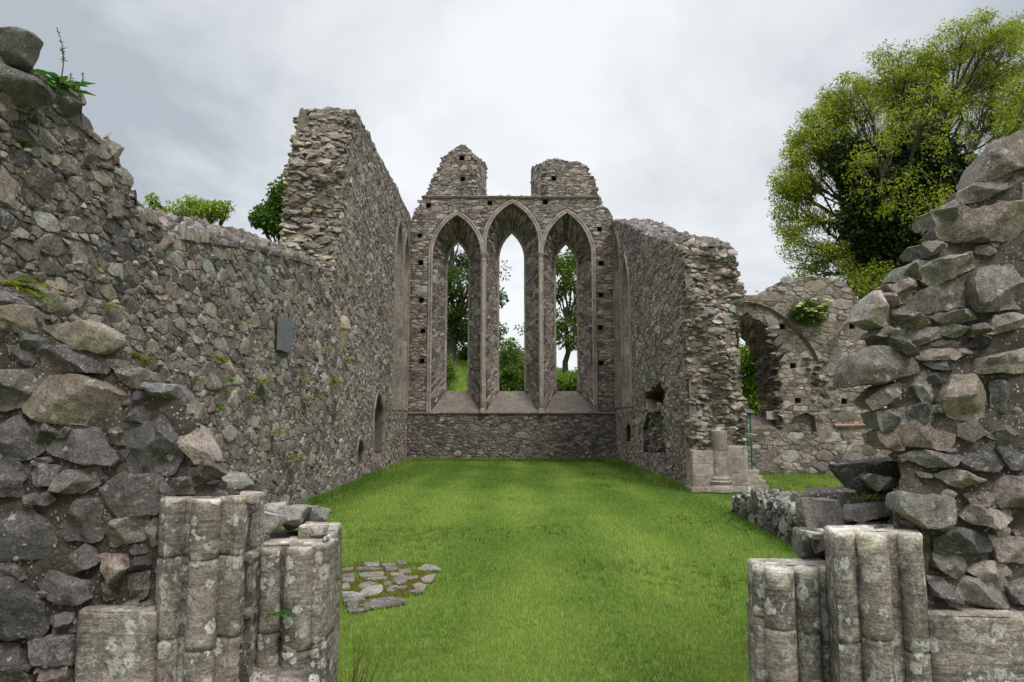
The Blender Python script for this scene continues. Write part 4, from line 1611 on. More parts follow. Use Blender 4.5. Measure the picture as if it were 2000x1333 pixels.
def mortar_slab(acc, poly, Y0, thick, col, step=.018, amp=.022, seed=0, rake=(0.0, 0.0)):
    """lumpy mortar face over a polygon in the X-Z plane, with sides going back"""
    xs = [p[0] for p in poly]
    zs = [p[1] for p in poly]
    ux = np.arange(min(xs) - step, max(xs) + step, step)
    uz = np.arange(min(zs) - step, max(zs) + step, step)
    inside = np.zeros((len(ux), len(uz)), bool)
    for i, x in enumerate(ux):
        for j, z in enumerate(uz):
            inside[i, j] = in_poly(x + step / 2, z + step / 2, poly)
    X, Z = np.meshgrid(ux, uz, indexing='ij')
    P = np.stack([X, Z, np.full_like(X, seed)], 2).reshape(-1, 3)
    h = amp * vnoise(P * 5, 3) + amp * .5 * vnoise(P * 14, 4) + amp * .3 * vnoise(P * 34, 5)
    jx = .4 * step * vnoise(P * 22, 6)
    V = np.stack([P[:, 0] + jx, Y0 - h, P[:, 1] + .4 * step * vnoise(P * 22, 7)], 1)
    nz = len(uz)
    q = []
    edge = {}
    idx = np.argwhere(inside)
    for i, j in idx:
        if i + 1 >= len(ux) or j + 1 >= nz:
            continue
        a, b, c, d = i * nz + j, (i + 1) * nz + j, (i + 1) * nz + j + 1, i * nz + j + 1
        q.append((a, b, c, d))
        for e_ in ((a, b), (b, c), (c, d), (d, a)):
            if (e_[1], e_[0]) in edge:
                del edge[(e_[1], e_[0])]
            else:
                edge[e_] = 1
    tone = (1 + .25 * vnoise(P * 3, 8))[:, None]
    acc.add(V, q, None, np.array(col)[None] * tone)
    # sides, going back in rings with some roughness
    nring = max(4, int(thick / .05))
    for (a, b) in edge:
        va, vb = V[a], V[b]
        R = []
        for k in range(nring + 1):
            R += [(va[0], va[1] + thick * k / nring, va[2]), (vb[0], vb[1] + thick * k / nring, vb[2])]
        R = np.array(R)
        back = np.repeat(np.arange(nring + 1) / nring, 2)
        R[:, 0] += rake[0] * thick * back
        R[:, 2] += rake[1] * thick * back
        R[2:, 0] += .015 * vnoise(R[2:] * 11, 21)
        R[2:, 2] += .02 * vnoise(R[2:] * 9, 22)
        acc.add(R, [(2 * k + 1, 2 * k, 2 * k + 2, 2 * k + 3) for k in range(nring)], None, col)


def rocks(acc, polys, Y0, rng, pal, hh=(.05, .12), embed=.14, noise=True, tilt=.9, colours={}):
    f = plane_y(Y0)
    for i, p in enumerate(polys):
        pts = xz(p, Y0)
        mx_, mz_ = sum(q[0] for q in pts) / len(pts), sum(q[1] for q in pts) / len(pts)
        pts = [(mx_ + (q[0] - mx_) * 1.06, mz_ + (q[1] - mz_) * 1.06) for q in pts]
        w = max(q[0] for q in pts) - min(q[0] for q in pts)
        H_ = min(rng.uniform(*hh), .10 + .2 * w)
        col = colours.get(i) or stone_colour(pal, rng, .25)
        add_stone(acc, pts, f, H_, embed, rng, col, 52, RINGS_HI, -.012, 26, .008, 5, False, tilt)


PAL_BASALT = [(0.145, 0.126, 0.133), (0.177, 0.151, 0.155), (0.123, 0.107, 0.114), (0.205, 0.172, 0.169), (0.215, 0.172, 0.159), (0.162, 0.138, 0.138)]
PEB = (.105, .082, .070)
YL = 3.0
rngF = random.Random(71)
doorL = thing('doorway_wall', 'broken dark boulder wall beside the doorway with tall clustered jamb shafts', 'wall', (-2.2, YL + .4, 0))
profL_px = [(-420, 560), (-100, 585), (0, 600), (66, 612), (95, 648), (225, 668), (285, 722), (330, 775), (380, 815), (412, 880), (425, 930), (470, 968), (490, 985), (488, 1500), (-420, 1500)]
acc = Acc()
mortar_slab(acc, xz(profL_px, YL), YL, .7, PEB, seed=3, rake=(-.62, -.12))
# lower sloping shelf of mortar behind the jamb tops
worn_prism(acc, [(at_y(478, 1000, 3.3)[0], 3.24), (-.90, 3.24), (-.88, 3.42), (-1.0, 3.7), (-1.35, 3.7)], 0, 1.0, rngF, PEB, amp=.02)
acc.build('mortar', M_PEBBLE, doorL, smooth=180)
left_rocks = [
    [(0, 575), (27, 590), (34, 602), (-10, 604)], [(-30, 602), (64, 605), (70, 650), (-30, 647)],
    [(93, 644), (144, 633), (180, 630), (210, 640), (232, 662), (228, 680), (210, 692), (168, 683), (126, 671)],
    [(15, 651), (60, 653), (114, 675), (90, 682), (18, 674)], [(18, 675), (54, 692), (67, 710), (60, 717), (33, 701)],
    [(81, 686), (129, 680), (180, 692), (213, 708), (210, 731), (195, 735), (135, 726), (87, 725)],
    [(-20, 722), (45, 726), (84, 737), (75, 752), (48, 788), (18, 798), (-20, 797)],
    [(54, 794), (99, 740), (156, 737), (216, 755), (240, 770), (231, 797), (192, 827), (150, 827), (72, 818)],
    [(214, 707), (258, 714), (291, 728), (294, 746), (283, 759), (246, 747)], [(246, 776), (270, 764), (297, 776), (264, 789)],
    [(-20, 848), (42, 815), (60, 839), (87, 881), (60, 893), (-20, 893)], [(63, 836), (90, 827), (114, 848), (99, 862)],
    [(96, 878), (132, 848), (192, 839), (210, 866), (228, 896), (216, 915), (168, 902), (99, 893)],
    [(248, 824), (288, 830), (336, 855), (360, 875), (342, 920), (318, 929), (255, 920)], [(249, 798), (279, 794), (291, 824), (249, 824)],
    [(290, 812), (327, 815), (351, 854), (345, 862), (294, 832)], [(292, 752), (352, 758), (366, 788), (310, 778)],
    [(216, 830), (246, 825), (246, 869), (228, 869)], [(346, 831), (385, 828), (418, 897), (385, 899), (352, 868)],
    [(203, 957), (236, 927), (308, 935), (341, 963), (308, 1001), (242, 1010)], [(341, 941), (374, 930), (379, 963), (344, 963)],
    [(374, 919), (407, 897), (432, 924), (385, 946)], [(124, 1029), (154, 979), (203, 979), (220, 1018), (198, 1051), (137, 1056)],
    [(220, 1062), (231, 1018), (291, 1010), (286, 1051), (231, 1065)], [(-20, 1007), (66, 999), (110, 1034), (110, 1067), (82, 1089), (-20, 1092)],
    [(110, 957), (132, 919), (192, 913), (198, 941), (165, 960)], [(69, 924), (88, 908), (118, 913), (118, 941), (82, 949)],
    [(-20, 902), (38, 902), (55, 930), (44, 966), (-20, 966)], [(-20, 1100), (88, 1098), (93, 1109), (44, 1131), (-20, 1122)],
    [(69, 1122), (99, 1117), (170, 1136), (176, 1166), (165, 1176), (104, 1172)], [(-20, 1133), (33, 1128), (82, 1177), (96, 1221), (82, 1238), (-20, 1235)],
    [(143, 1095), (176, 1062), (195, 1095), (148, 1117)], [(203, 1084), (247, 1087), (256, 1106), (231, 1128), (206, 1106)],
    [(256, 1100), (275, 1084), (297, 1087), (291, 1109), (258, 1111)], [(253, 1122), (291, 1120), (286, 1161), (269, 1172), (256, 1150)],
    [(203, 1139), (228, 1136), (225, 1166), (206, 1169)], [(110, 1205), (148, 1199), (148, 1232), (110, 1238)],
    [(-20, 1262), (36, 1256), (56, 1340), (-20, 1350)], [(90, 1304), (138, 1298), (140, 1350), (90, 1350)], [(60, 1248), (142, 1243), (146, 1290), (70, 1298)],
    [(54, 968), (96, 960), (108, 976), (96, 984), (60, 980)], [(296, 1020), (306, 1015), (312, 1060), (292, 1062)],
]
acc = Acc()
lc = {2: (0.284, 0.242, 0.199), 7: (0.273, 0.225, 0.189), 32: (.30, .232, .20), 3: (0.152, 0.145, 0.150), 13: (0.142, 0.131, 0.136), 1: (0.210, 0.179, 0.145)}
rocks(acc, left_rocks, YL, rngF, PAL_BASALT, (.045, .105), colours=lc)


def fill_rocks(acc, prof, taken, Y0, rng, pal, n, size=(.02, .06), hh=(.015, .04)):
    f = plane_y(Y0)
    T = [xz(p, Y0) for p in taken]
    P = xz(prof, Y0)
    xs, zs = [p[0] for p in P], [p[1] for p in P]
    done = 0
    for _ in range(n * 12):
        if done >= n:
            break
        x, z = rng.uniform(min(xs), max(xs)), rng.uniform(max(min(zs), -.1), max(zs))
        if not in_poly(x, z, P) or any(in_poly(x, z, t) or nearest_on(t, x, z)[0] < .012 ** 2 for t in T):
            continue
        s = rng.uniform(*size)
        k = rng.randint(5, 7)
        a0 = rng.random() * 6
        poly = [(x + s * rng.uniform(.7, 1.25) * math.cos(a0 + 6.283 * j / k), z + s * .65 * rng.uniform(.7, 1.25) * math.sin(a0 + 6.283 * j / k)) for j in range(k)]
        add_stone(acc, poly, f, rng.uniform(*hh), .04, rng, stone_colour(pal, rng), 20, RINGS_MD, 0, 8, .03, 3, False, .8)
        done += 1


fill_rocks(acc, profL_px, left_rocks, YL, rngF, PAL_BASALT + [(.26, .22, .19), (.3, .27, .24)], 300, (.015, .05))
lay_rubble(acc, (at_y(-420, 900, YL)[0], at_y(-26, 900, YL)[0], 0, 2.2), plane_y(YL), .26, .17, rngF, PAL_BASALT, (.04, .10), xz(profL_px, YL), (), big=.1, gap=.03, rings=RINGS_MD, na=26, rough=.03, facets=4, embed=.08, edges=(at_y(-26, 900, YL)[0],))
# stones lying on the broken top behind the jamb shafts
for (px, py, Y, r, cl) in [(455, 950, 3.25, (.10, .12, .07), (.24, .23, .2)), (398, 928, 3.2, (.09, .12, .07), (.26, .24, .21)), (520, 1020, 3.36, (.085, .11, .075), (.42, .41, .38)),
                           (572, 1012, 3.45, (.09, .10, .06), (.25, .24, .225)), (540, 992, 3.6, (.06, .08, .05), (.33, .32, .3)), (618, 1034, 3.42, (.10, .10, .035), (.19, .19, .195)),
                           (460, 990, 3.5, (.12, .15, .08), (.15, .15, .15)), (600, 1010, 3.65, (.12, .1, .06), (.2, .19, .18))]:
    boulder(acc, at_y(px, py, Y), r, rngF, cl, 9)
acc.build('stonework', M_NEAR, doorL, smooth=30, noise=[(.010, 9), (.006, 26), (.003, 60)])
JC = (.285, .247, .228)
JT2 = (.62, .575, .51)
JTOP = (.45, .40, .34)


def jamb_piece(name, parent, plan, ztop, rng, courses, top=JTOP, amp=.005, noise_seed=1, z0=-.05):
    A = Acc()
    worn_prism(A, plan, z0, ztop, rng, JC, .025, courses, amp * .9, .016, top, noise_seed, lime=.075 if top == JT2 else .02)
    return A.build(name, M_JAMB, parent, smooth=60)


def px_x(px, Y, py=1000):
    return at_y(px, py, Y)[0]


# taller outer order
zt = at_y(395, 979, 2.86)[2]
c1 = [zt - .235, zt - .56]
c2 = [zt - .245, zt - .60]
xa, xb = px_x(308, 2.9), px_x(352, 2.9)
jamb_piece('jamb_block', doorL, [(xa, 2.92), (xa + .05, 2.885), (xb - .05, 2.885), (xb, 2.93), (xb, 3.2), (xa, 3.2)], zt + .004, rngF, c1, noise_seed=2)
xa, xb = px_x(350, 2.95), px_x(374, 2.95)
jamb_piece('jamb_block', doorL, rect(xa, xb + .03, 2.955, 3.2), zt, rngF, c1, noise_seed=3)
cx_ = px_x(400, 2.92)
jamb_piece('jamb_shaft', doorL, circle(cx_, 2.94, .060, 22), zt, rngF, c2, noise_seed=4)
xa, xb = px_x(428, 2.95), px_x(470, 2.95)
jamb_piece('jamb_block', doorL, [(xa, 2.955), (xb - .04, 2.945), (xb - .012, 2.92), (xb + .012, 2.94), (xb + .015, 3.2), (xa, 3.2)], zt + .006, rngF, c1, noise_seed=5)
xa, xb = px_x(466, 3.05), px_x(492, 3.05)
jamb_piece('jamb_block', doorL, rect(xa, xb, 3.06, 3.3), at_y(480, 1062, 3.06)[2], rngF, (), noise_seed=6, top=PEB)
jamb_piece('jamb_block', doorL, rect(px_x(312, 2.95), px_x(476, 2.95), 2.962, 3.15), zt + .003, rngF, c1, noise_seed=15)
# lower inner order
zt = at_y(570, 1074, 3.1)[2]
c1 = [zt - .41, zt - .02]
xa, xb = px_x(474, 3.14), px_x(512, 3.14)
jamb_piece('jamb_block', doorL, rect(xa, xb, 3.15, 3.42), zt - .01, rngF, c1[:1], noise_seed=7)
jamb_piece('jamb_block', doorL, rect(px_x(478, 3.14), px_x(640, 3.14), 3.172, 3.36), zt + .008, rngF, c1[:1], noise_seed=16)
cx_ = px_x(531, 3.14)
jamb_piece('jamb_shaft', doorL, circle(cx_, 3.16, .047, 20), zt, rngF, [zt - .36], noise_seed=8)
xa, xb = px_x(545, 3.18), px_x(565, 3.18)
jamb_piece('jamb_block', doorL, rect(xa - .02, xb + .02, 3.19, 3.42), zt + .002, rngF, (), noise_seed=9)
cx_ = px_x(585, 3.12)
jamb_piece('jamb_shaft', doorL, circle(cx_, 3.145, .062, 22), zt + .005, rngF, [zt - .43], noise_seed=10)
cx_ = px_x(621, 3.16)
jamb_piece('jamb_shaft', doorL, circle(cx_, 3.18, .034, 18), zt + .012, rngF, [zt - .42], noise_seed=11)
xa = px_x(628, 3.2)
jamb_piece('jamb_block', doorL, rect(xa, -.83, 3.215, 3.40), zt + .03, rngF, [zt - .36], noise_seed=12)
jamb_piece('jamb_block', doorL, rect(-1.0, -.815, 3.33, 3.45), at_y(670, 1020, 3.44)[2], rngF, [at_y(670, 1130, 3.44)[2], at_y(670, 1180, 3.44)[2]], noise_seed=13)
# moulded base peeping above the ground line
A = Acc()
zb = at_y(560, 1318, 3.1)[2]
for px, rr in ((531, .07), (585, .085)):
    lathe(A, px_x(px, 3.12), 3.14, [(-.05, rr + .03), (zb - .05, rr + .03), (zb - .02, rr + .02), (zb, rr), (zb + .02, rr - .02)], JC, 20)
A.build('jamb_base', M_JAMB, doorL, smooth=40)
# big squared block at the foot of the wall
zt = at_y(235, 1193, 2.9)[2]
jamb_piece('ashlar_block', doorL, rect(px_x(158, 2.86), px_x(308, 2.86), 2.87, 3.1, .02), zt, rngF, (), noise_seed=14, top=(.33, .29, .24), amp=.008)

# --- the other side of the doorway
YR = 2.9
rngR = random.Random(81)
doorR = thing('doorway_wall', 'broken boulder wall with overhanging slabs and white-topped jamb shafts', 'wall', (2.4, YR + .4, 0))
profR_px = [(2420, 150), (2060, 262), (1985, 300), (1925, 345), (1890, 395), (1845, 425), (1835, 470), (1815, 505), (1800, 550), (1780, 580), (1755, 590), (1735, 620), (1748, 660), (1752, 690),
            (1752, 745), (1735, 800), (1735, 840), (1745, 880), (1762, 905), (1765, 950), (1745, 985), (1740, 1036), (1640, 1044), (1640, 1500), (2420, 1500)]
right_rocks = [
    [(1900, 362), (1915, 326), (1940, 287), (1976, 265), (2030, 255), (2030, 320), (1940, 350), (1904, 366)],
    [(1868, 380), (1904, 362), (2020, 330), (2020, 385), (1940, 391), (1897, 398), (1872, 409)], [(1821, 416), (1868, 397), (1879, 409), (1828, 444)],
    [(1827, 452), (1847, 420), (1940, 406), (2020, 402), (2020, 463), (1940, 470), (1879, 478), (1839, 470)], [(1800, 478), (1832, 472), (1838, 488), (1811, 499)],
    [(1794, 539), (1811, 514), (1875, 503), (1899, 521), (1868, 535), (1811, 557)], [(1764, 543), (1775, 517), (1803, 514), (1796, 543)],
    [(1735, 557), (1782, 546), (1787, 557), (1753, 570)], [(1717, 586), (1728, 575), (1771, 573), (1767, 589), (1724, 602)],
    [(1690, 622), (1706, 575), (1724, 573), (1735, 600), (1735, 633), (1717, 636)], [(1769, 597), (1782, 579), (1854, 543), (1883, 564), (1879, 597), (1811, 607), (1775, 613)],
    [(1890, 571), (1904, 528), (1958, 521), (2020, 525), (2020, 593), (1940, 607), (1904, 607)], [(1969, 517), (2015, 496), (2015, 525)],
    [(1922, 647), (1940, 622), (1983, 615), (2015, 630), (1940, 649)], [(1717, 654), (1735, 636), (1764, 640), (1760, 660)], [(1811, 618), (1890, 607), (1899, 622), (1832, 631)],
    [(1757, 633), (1782, 615), (1811, 622), (1782, 643)], [(1757, 665), (1782, 643), (1825, 640), (1839, 658), (1782, 672)], [(1789, 679), (1861, 665), (1868, 676), (1811, 688)],
    [(1886, 676), (1911, 651), (1933, 660), (1926, 672)],
    [(1648, 729), (1662, 695), (1725, 679), (1760, 688), (1782, 701), (1785, 732), (1731, 742), (1654, 764)],
    [(1692, 786), (1719, 758), (1756, 748), (1772, 764), (1741, 780), (1731, 795), (1706, 799)], [(1807, 712), (1854, 701), (1854, 720), (1826, 723)],
    [(1832, 786), (1854, 736), (1889, 736), (1917, 764), (1917, 808), (1895, 818), (1848, 811)], [(1895, 728), (1911, 701), (2015, 679), (2015, 726)],
    [(1936, 748), (1974, 751), (1977, 786), (1958, 802), (1936, 792)], [(1719, 846), (1753, 836), (1766, 862), (1760, 877), (1728, 874)],
    [(1753, 836), (1785, 827), (1857, 849), (1854, 874), (1769, 870)], [(1782, 755), (1801, 732), (1819, 777), (1807, 789)],
    [(1760, 893), (1801, 881), (1873, 893), (1857, 906), (1807, 912)], [(1823, 928), (1857, 917), (1906, 939), (1873, 953)],
    [(1879, 896), (1936, 871), (1956, 906), (1945, 923), (1895, 915)], [(1930, 852), (1986, 811), (1993, 855), (1958, 868)], [(1945, 880), (2015, 887), (2015, 915), (1968, 918)],
    [(1939, 959), (1958, 937), (2015, 934), (2015, 981), (1952, 984)], [(1880, 1011), (1900, 990), (1965, 996), (1968, 1014), (1930, 1025), (1889, 1022)],
    [(1824, 1049), (1865, 1034), (1903, 1048), (1930, 1058), (1927, 1078), (1827, 1073)], [(1825, 1078), (1865, 1078), (1877, 1105), (1862, 1123), (1827, 1105)],
    [(1894, 1117), (1930, 1099), (1959, 1102), (1970, 1117), (1918, 1129)], [(1868, 1152), (1880, 1134), (1912, 1132), (1950, 1143), (1962, 1179), (1948, 1183), (1877, 1167)],
    [(1812, 1129), (1841, 1129), (1861, 1170), (1818, 1158)], [(1962, 1140), (2015, 1132), (2015, 1173), (1977, 1173)], [(1935, 1050), (2015, 1056), (2015, 1095), (1950, 1095)],
    [(1805, 640), (1850, 632), (1880, 640), (1870, 655), (1820, 655)], [(1790, 690), (1850, 684), (1880, 690), (1860, 700), (1800, 705)], [(1890, 640), (1915, 632), (1915, 648), (1895, 655)],
    [(1770, 800), (1800, 790), (1822, 800), (1815, 825), (1780, 828)], [(1870, 830), (1905, 822), (1925, 845), (1895, 862), (1870, 850)], [(1985, 740), (2015, 735), (2015, 800), (1990, 790)],
    [(1885, 968), (1935, 962), (1940, 985), (1900, 988)], [(1730, 640), (1760, 660), (1775, 690), (1745, 680)],
    [(1744, 600), (1775, 615), (1760, 632), (1738, 630)], [(1715, 805), (1760, 800), (1770, 828), (1725, 838)],
]
rc = {20: (0.204, 0.174, 0.157), 3: (0.253, 0.206, 0.176), 9: (0.462, 0.402, 0.372), 5: (0.330, 0.294, 0.265), 0: (0.220, 0.186, 0.171), 27: (0.352, 0.284, 0.255), 30: (0.396, 0.333, 0.304), 44: (0.363, 0.304, 0.274), 23: (0.297, 0.245, 0.216), 31: (0.132, 0.122, 0.120),
      10: (0.209, 0.181, 0.167), 38: (0.418, 0.363, 0.333), 39: (0.286, 0.255, 0.240), 24: (0.363, 0.309, 0.284), 26: (0.220, 0.167, 0.142)}
acc = Acc()
mortar_slab(acc, xz(profR_px, YR), YR, .8, (.135, .112, .098), seed=9, rake=(.85, .05))
# the ledge the loose slab lies on
worn_prism(acc, [(px_x(1562, 3.25), 3.25), (px_x(1800, 3.15), 3.15), (2.0, 3.6), (px_x(1572, 3.5), 3.5)], 0, at_y(1650, 963, 3.24)[2] - .01, rngR, (.15, .125, .11), amp=.02)
acc.build('mortar', M_PEBBLE, doorR, smooth=180)
acc = Acc()
PAL_R = [(0.230, 0.204, 0.188), (0.189, 0.173, 0.168), (0.275, 0.237, 0.216), (0.166, 0.154, 0.152), (0.332, 0.285, 0.262)]
rocks(acc, right_rocks, YR, rngR, PAL_R, (.045, .12), embed=.2, colours=rc)
fill_rocks(acc, profR_px, right_rocks, YR, rngR, PAL_R + [(.36, .34, .31), (.3, .27, .24)], 300, (.015, .05))
lay_rubble(acc, (at_y(2022, 900, YR)[0], at_y(2420, 900, YR)[0], 0, 3.0), plane_y(YR), .26, .15, rngR, PAL_R, (.04, .10), xz(profR_px, YR), (), big=.1, gap=.03, rings=RINGS_MD, na=26, rough=.03, facets=4, embed=.08, edges=(at_y(2022, 900, YR)[0],))
# squared blocks of the ledge
for (pts, Y, cl, hh) in [([(1560, 968), (1648, 978), (1650, 1032), (1572, 1040), (1560, 1000)], 3.25, (.30, .28, .25), .08), ([(1650, 984), (1736, 980), (1738, 1012), (1652, 1016)], 3.18, (.31, .285, .26), .07),
                         ([(1738, 975), (1750, 959), (1851, 969), (1851, 1029), (1782, 1025), (1741, 994)], 2.89, (.25, .235, .21), .1),
                         ([(1578, 1040), (1640, 1035), (1700, 1032), (1700, 1060), (1590, 1080)], 3.1, (.2, .175, .16), .05), ([(1558, 1035), (1600, 1030), (1618, 1085), (1560, 1090)], 3.2, (.19, .18, .165), .06),
                         ([(1570, 1037), (1605, 1040), (1604, 1052), (1572, 1050)], 3.03, (.5, .48, .45), .04), ([(1606, 1036), (1620, 1036), (1620, 1052), (1607, 1052)], 3.03, (.48, .47, .44), .035)]:
    add_stone(acc, xz(pts, Y), plane_y(Y), hh, .12, rngR, cl, 52, RINGS_HI, 0, 14, .01, 3, False, .4)
# wedge-shaped slab jutting into the opening
add_stone(acc, xz([(1610, 906), (1640, 902), (1706, 895), (1775, 890), (1792, 943), (1756, 956), (1652, 958), (1630, 930)], 3.25), plane_y(3.25), .10, .1, rngR, (.095, .093, .09), 52, RINGS_HI, 0, 16, .01, 3, False, .5)
acc.build('stonework', M_NEAR, doorR, smooth=30, noise=[(.010, 9), (.006, 26), (.003, 60)])
# jambs
zt = at_y(1700, 1046, 2.76)[2]
JT2 = (.62, .575, .51)
xa, xb = px_x(1622, 2.82), px_x(1672, 2.82)
jamb_piece('jamb_block', doorR, [(xa, 2.80), (xa + .03, 2.775), (xb - .03, 2.80), (xb + .03, 2.84), (xb + .03, 2.95), (xa + .04, 2.95)], zt, rngR, [zt - .42], JT2, noise_seed=21)
jamb_piece('jamb_block', doorR, rect(px_x(1640, 2.83), px_x(1800, 2.83), 2.835, 3.0), zt + .003, rngR, [zt - .36], JT2, noise_seed=34)
cx_ = px_x(1700, 2.8)
jamb_piece('jamb_shaft', doorR, circle(cx_, 2.80, .058, 22), zt + .004, rngR, [zt - .40], JT2, noise_seed=22)
xa, xb = px_x(1724, 2.85), px_x(1760, 2.85)
jamb_piece('jamb_block', doorR, rect(xa, xb, 2.83, 2.98), zt + .002, rngR, [zt - .3], JT2, noise_seed=23)
cx_ = px_x(1773, 2.82)
jamb_piece('jamb_shaft', doorR, circle(cx_, 2.815, .047, 22), zt + .001, rngR, [zt - .45], JT2, noise_seed=24)
zt = at_y(1530, 1112, 2.98)[2]
xa, xb = px_x(1455, 3.08), px_x(1478, 3.08)
jamb_piece('jamb_block', doorR, rect(xa + .03, xb + .04, 3.04, 3.18), zt + .004, rngR, [zt - .3], JT2, noise_seed=25)
cx_ = px_x(1483, 3.02)
jamb_piece('jamb_shaft', doorR, circle(cx_, 3.04, .035, 18), zt, rngR, [zt - .21], JT2, noise_seed=26)
jamb_piece('jamb_block', doorR, rect(px_x(1480, 3.04), px_x(1632, 3.04), 3.035, 3.2), zt + .003, rngR, [zt - .3], JT2, noise_seed=35)
cx_ = px_x(1517, 2.98)
jamb_piece('jamb_shaft', doorR, circle(cx_, 3.0, .064, 22), zt + .003, rngR, [zt - .24, zt - .46], JT2, noise_seed=27)
xa, xb = px_x(1536, 3.06), px_x(1566, 3.06)
jamb_piece('jamb_block', doorR, rect(xa - .02, xb, 3.05, 3.2), zt - .002, rngR, [zt - .3], JT2, noise_seed=28)
cx_ = px_x(1572, 2.98)
jamb_piece('jamb_shaft', doorR, circle(cx_, 3.0, .052, 20), zt + .002, rngR, [zt - .26], JT2, noise_seed=29)
xa, xb = px_x(1588, 3.04), px_x(1628, 3.04)
jamb_piece('jamb_block', doorR, rect(xa, xb, 3.0, 3.22), zt + .005, rngR, [zt - .35], JT2, noise_seed=30)
jamb_piece('jamb_block', doorR, rect(px_x(1450, 3.3), px_x(1500, 3.3), 3.19, 3.3), at_y(1455, 1178, 3.2)[2], rngR, [at_y(1455, 1250, 3.2)[2]], noise_seed=31)
zt = at_y(1900, 1206, 2.76)[2]
jamb_piece('ashlar_block', doorR, rect(px_x(1806, 2.76), px_x(1990, 2.76), 2.76, 3.05, .02), zt, rngR, (), (.36, .32, .27), noise_seed=32, amp=.009)
jamb_piece('ashlar_block', doorR, rect(px_x(1996, 2.76), px_x(2180, 2.76), 2.77, 3.05, .02), zt - .005, rngR, (), (.36, .32, .27), noise_seed=33, amp=.009)

# a loose pointed stone resting on the ledge
acc = Acc()
pts = xz([(1686, 936), (1700, 924), (1731, 929), (1772, 941), (1744, 952), (1706, 958)], 3.12)
add_stone(acc, pts, plane_y(3.12), .07, .10, rngR, (.235, .21, .18), 48, RINGS_HI, 0, 12, .012, 4, False, .9)
o = acc.build('loose_stone', M_NEAR, None, smooth=34, noise=[(.005, 12)])
tag(o, 'loose pointed stone lying on the mossy ledge against a dark wedge slab', 'stone')

# ------------------------------------------------------------------ worn paving stones showing through the grass
rngP = random.Random(91)
pav = [  # outline in the photograph, row, note
    ([(668, 1104), (688, 1105), (688, 1110), (670, 1112)], 0, 0), ([(694, 1107), (718, 1104), (743, 1105), (744, 1109), (697, 1111)], 0, 0),
    ([(711, 1096), (738, 1094), (740, 1102), (716, 1102)], 0, 0), ([(743, 1100), (770, 1098), (771, 1102), (750, 1104)], 0, 0), ([(752, 1104), (772, 1105), (774, 1112), (756, 1113)], 0, 0),
    ([(776, 1093), (790, 1092), (792, 1098), (778, 1099)], 0, 0), ([(780, 1110), (800, 1108), (802, 1115), (782, 1116)], 0, 0), ([(817, 1109), (830, 1100), (855, 1104), (862, 1110), (840, 1111)], 0, 0),
    ([(670, 1119), (690, 1115), (692, 1125), (670, 1126)], 1, 0), ([(701, 1116), (720, 1114), (748, 1115), (748, 1121), (708, 1124)], 1, 0), ([(763, 1117), (786, 1117), (788, 1120), (766, 1122)], 1, 0),
    ([(706, 1128), (730, 1126), (752, 1123), (756, 1126), (730, 1129)], 1, 0), ([(765, 1127), (790, 1121), (814, 1121), (816, 1126), (770, 1129)], 1, 0),
    ([(670, 1128), (690, 1128), (691, 1135), (670, 1134)], 2, 0), ([(765, 1131), (790, 1129), (794, 1133), (778, 1138)], 2, 0), ([(822, 1127), (840, 1121), (852, 1120), (842, 1132), (826, 1132)], 2, 0),
    ([(670, 1138), (681, 1138), (682, 1146), (670, 1146)], 2, 0), ([(701, 1138), (722, 1135), (738, 1136), (720, 1143), (704, 1144)], 2, 0), ([(751, 1134), (762, 1133), (764, 1138), (753, 1139)], 2, 0),
    ([(703, 1154), (725, 1140), (737, 1135), (747, 1141), (746, 1150), (730, 1159), (706, 1159)], 3, 0), ([(758, 1141), (775, 1140), (777, 1143), (762, 1145)], 3, 0),
    ([(774, 1146), (788, 1140), (796, 1142), (792, 1147)], 3, 0), ([(806, 1140), (820, 1135), (832, 1138), (828, 1146), (812, 1147)], 3, 0), ([(756, 1143), (770, 1148), (768, 1153), (756, 1152)], 3, 0),
    ([(670, 1152), (690, 1154), (720, 1160), (700, 1163), (670, 1162)], 3, 0), ([(799, 1151), (815, 1150), (828, 1152), (815, 1154)], 3, 0),
    ([(671, 1164), (700, 1162), (714, 1166), (700, 1171), (674, 1172)], 4, 0), ([(676, 1178), (692, 1168), (702, 1176), (698, 1182), (680, 1183)], 4, 0),
    ([(706, 1180), (722, 1170), (745, 1165), (775, 1165), (797, 1171), (792, 1177), (750, 1181), (722, 1186)], 4, 0), ([(678, 1185), (700, 1184), (718, 1186), (700, 1190), (684, 1190)], 4, 0),
]
PAL_PAVE = [(0.221, 0.188, 0.168), (0.189, 0.164, 0.148), (0.254, 0.220, 0.200), (0.164, 0.144, 0.132)]
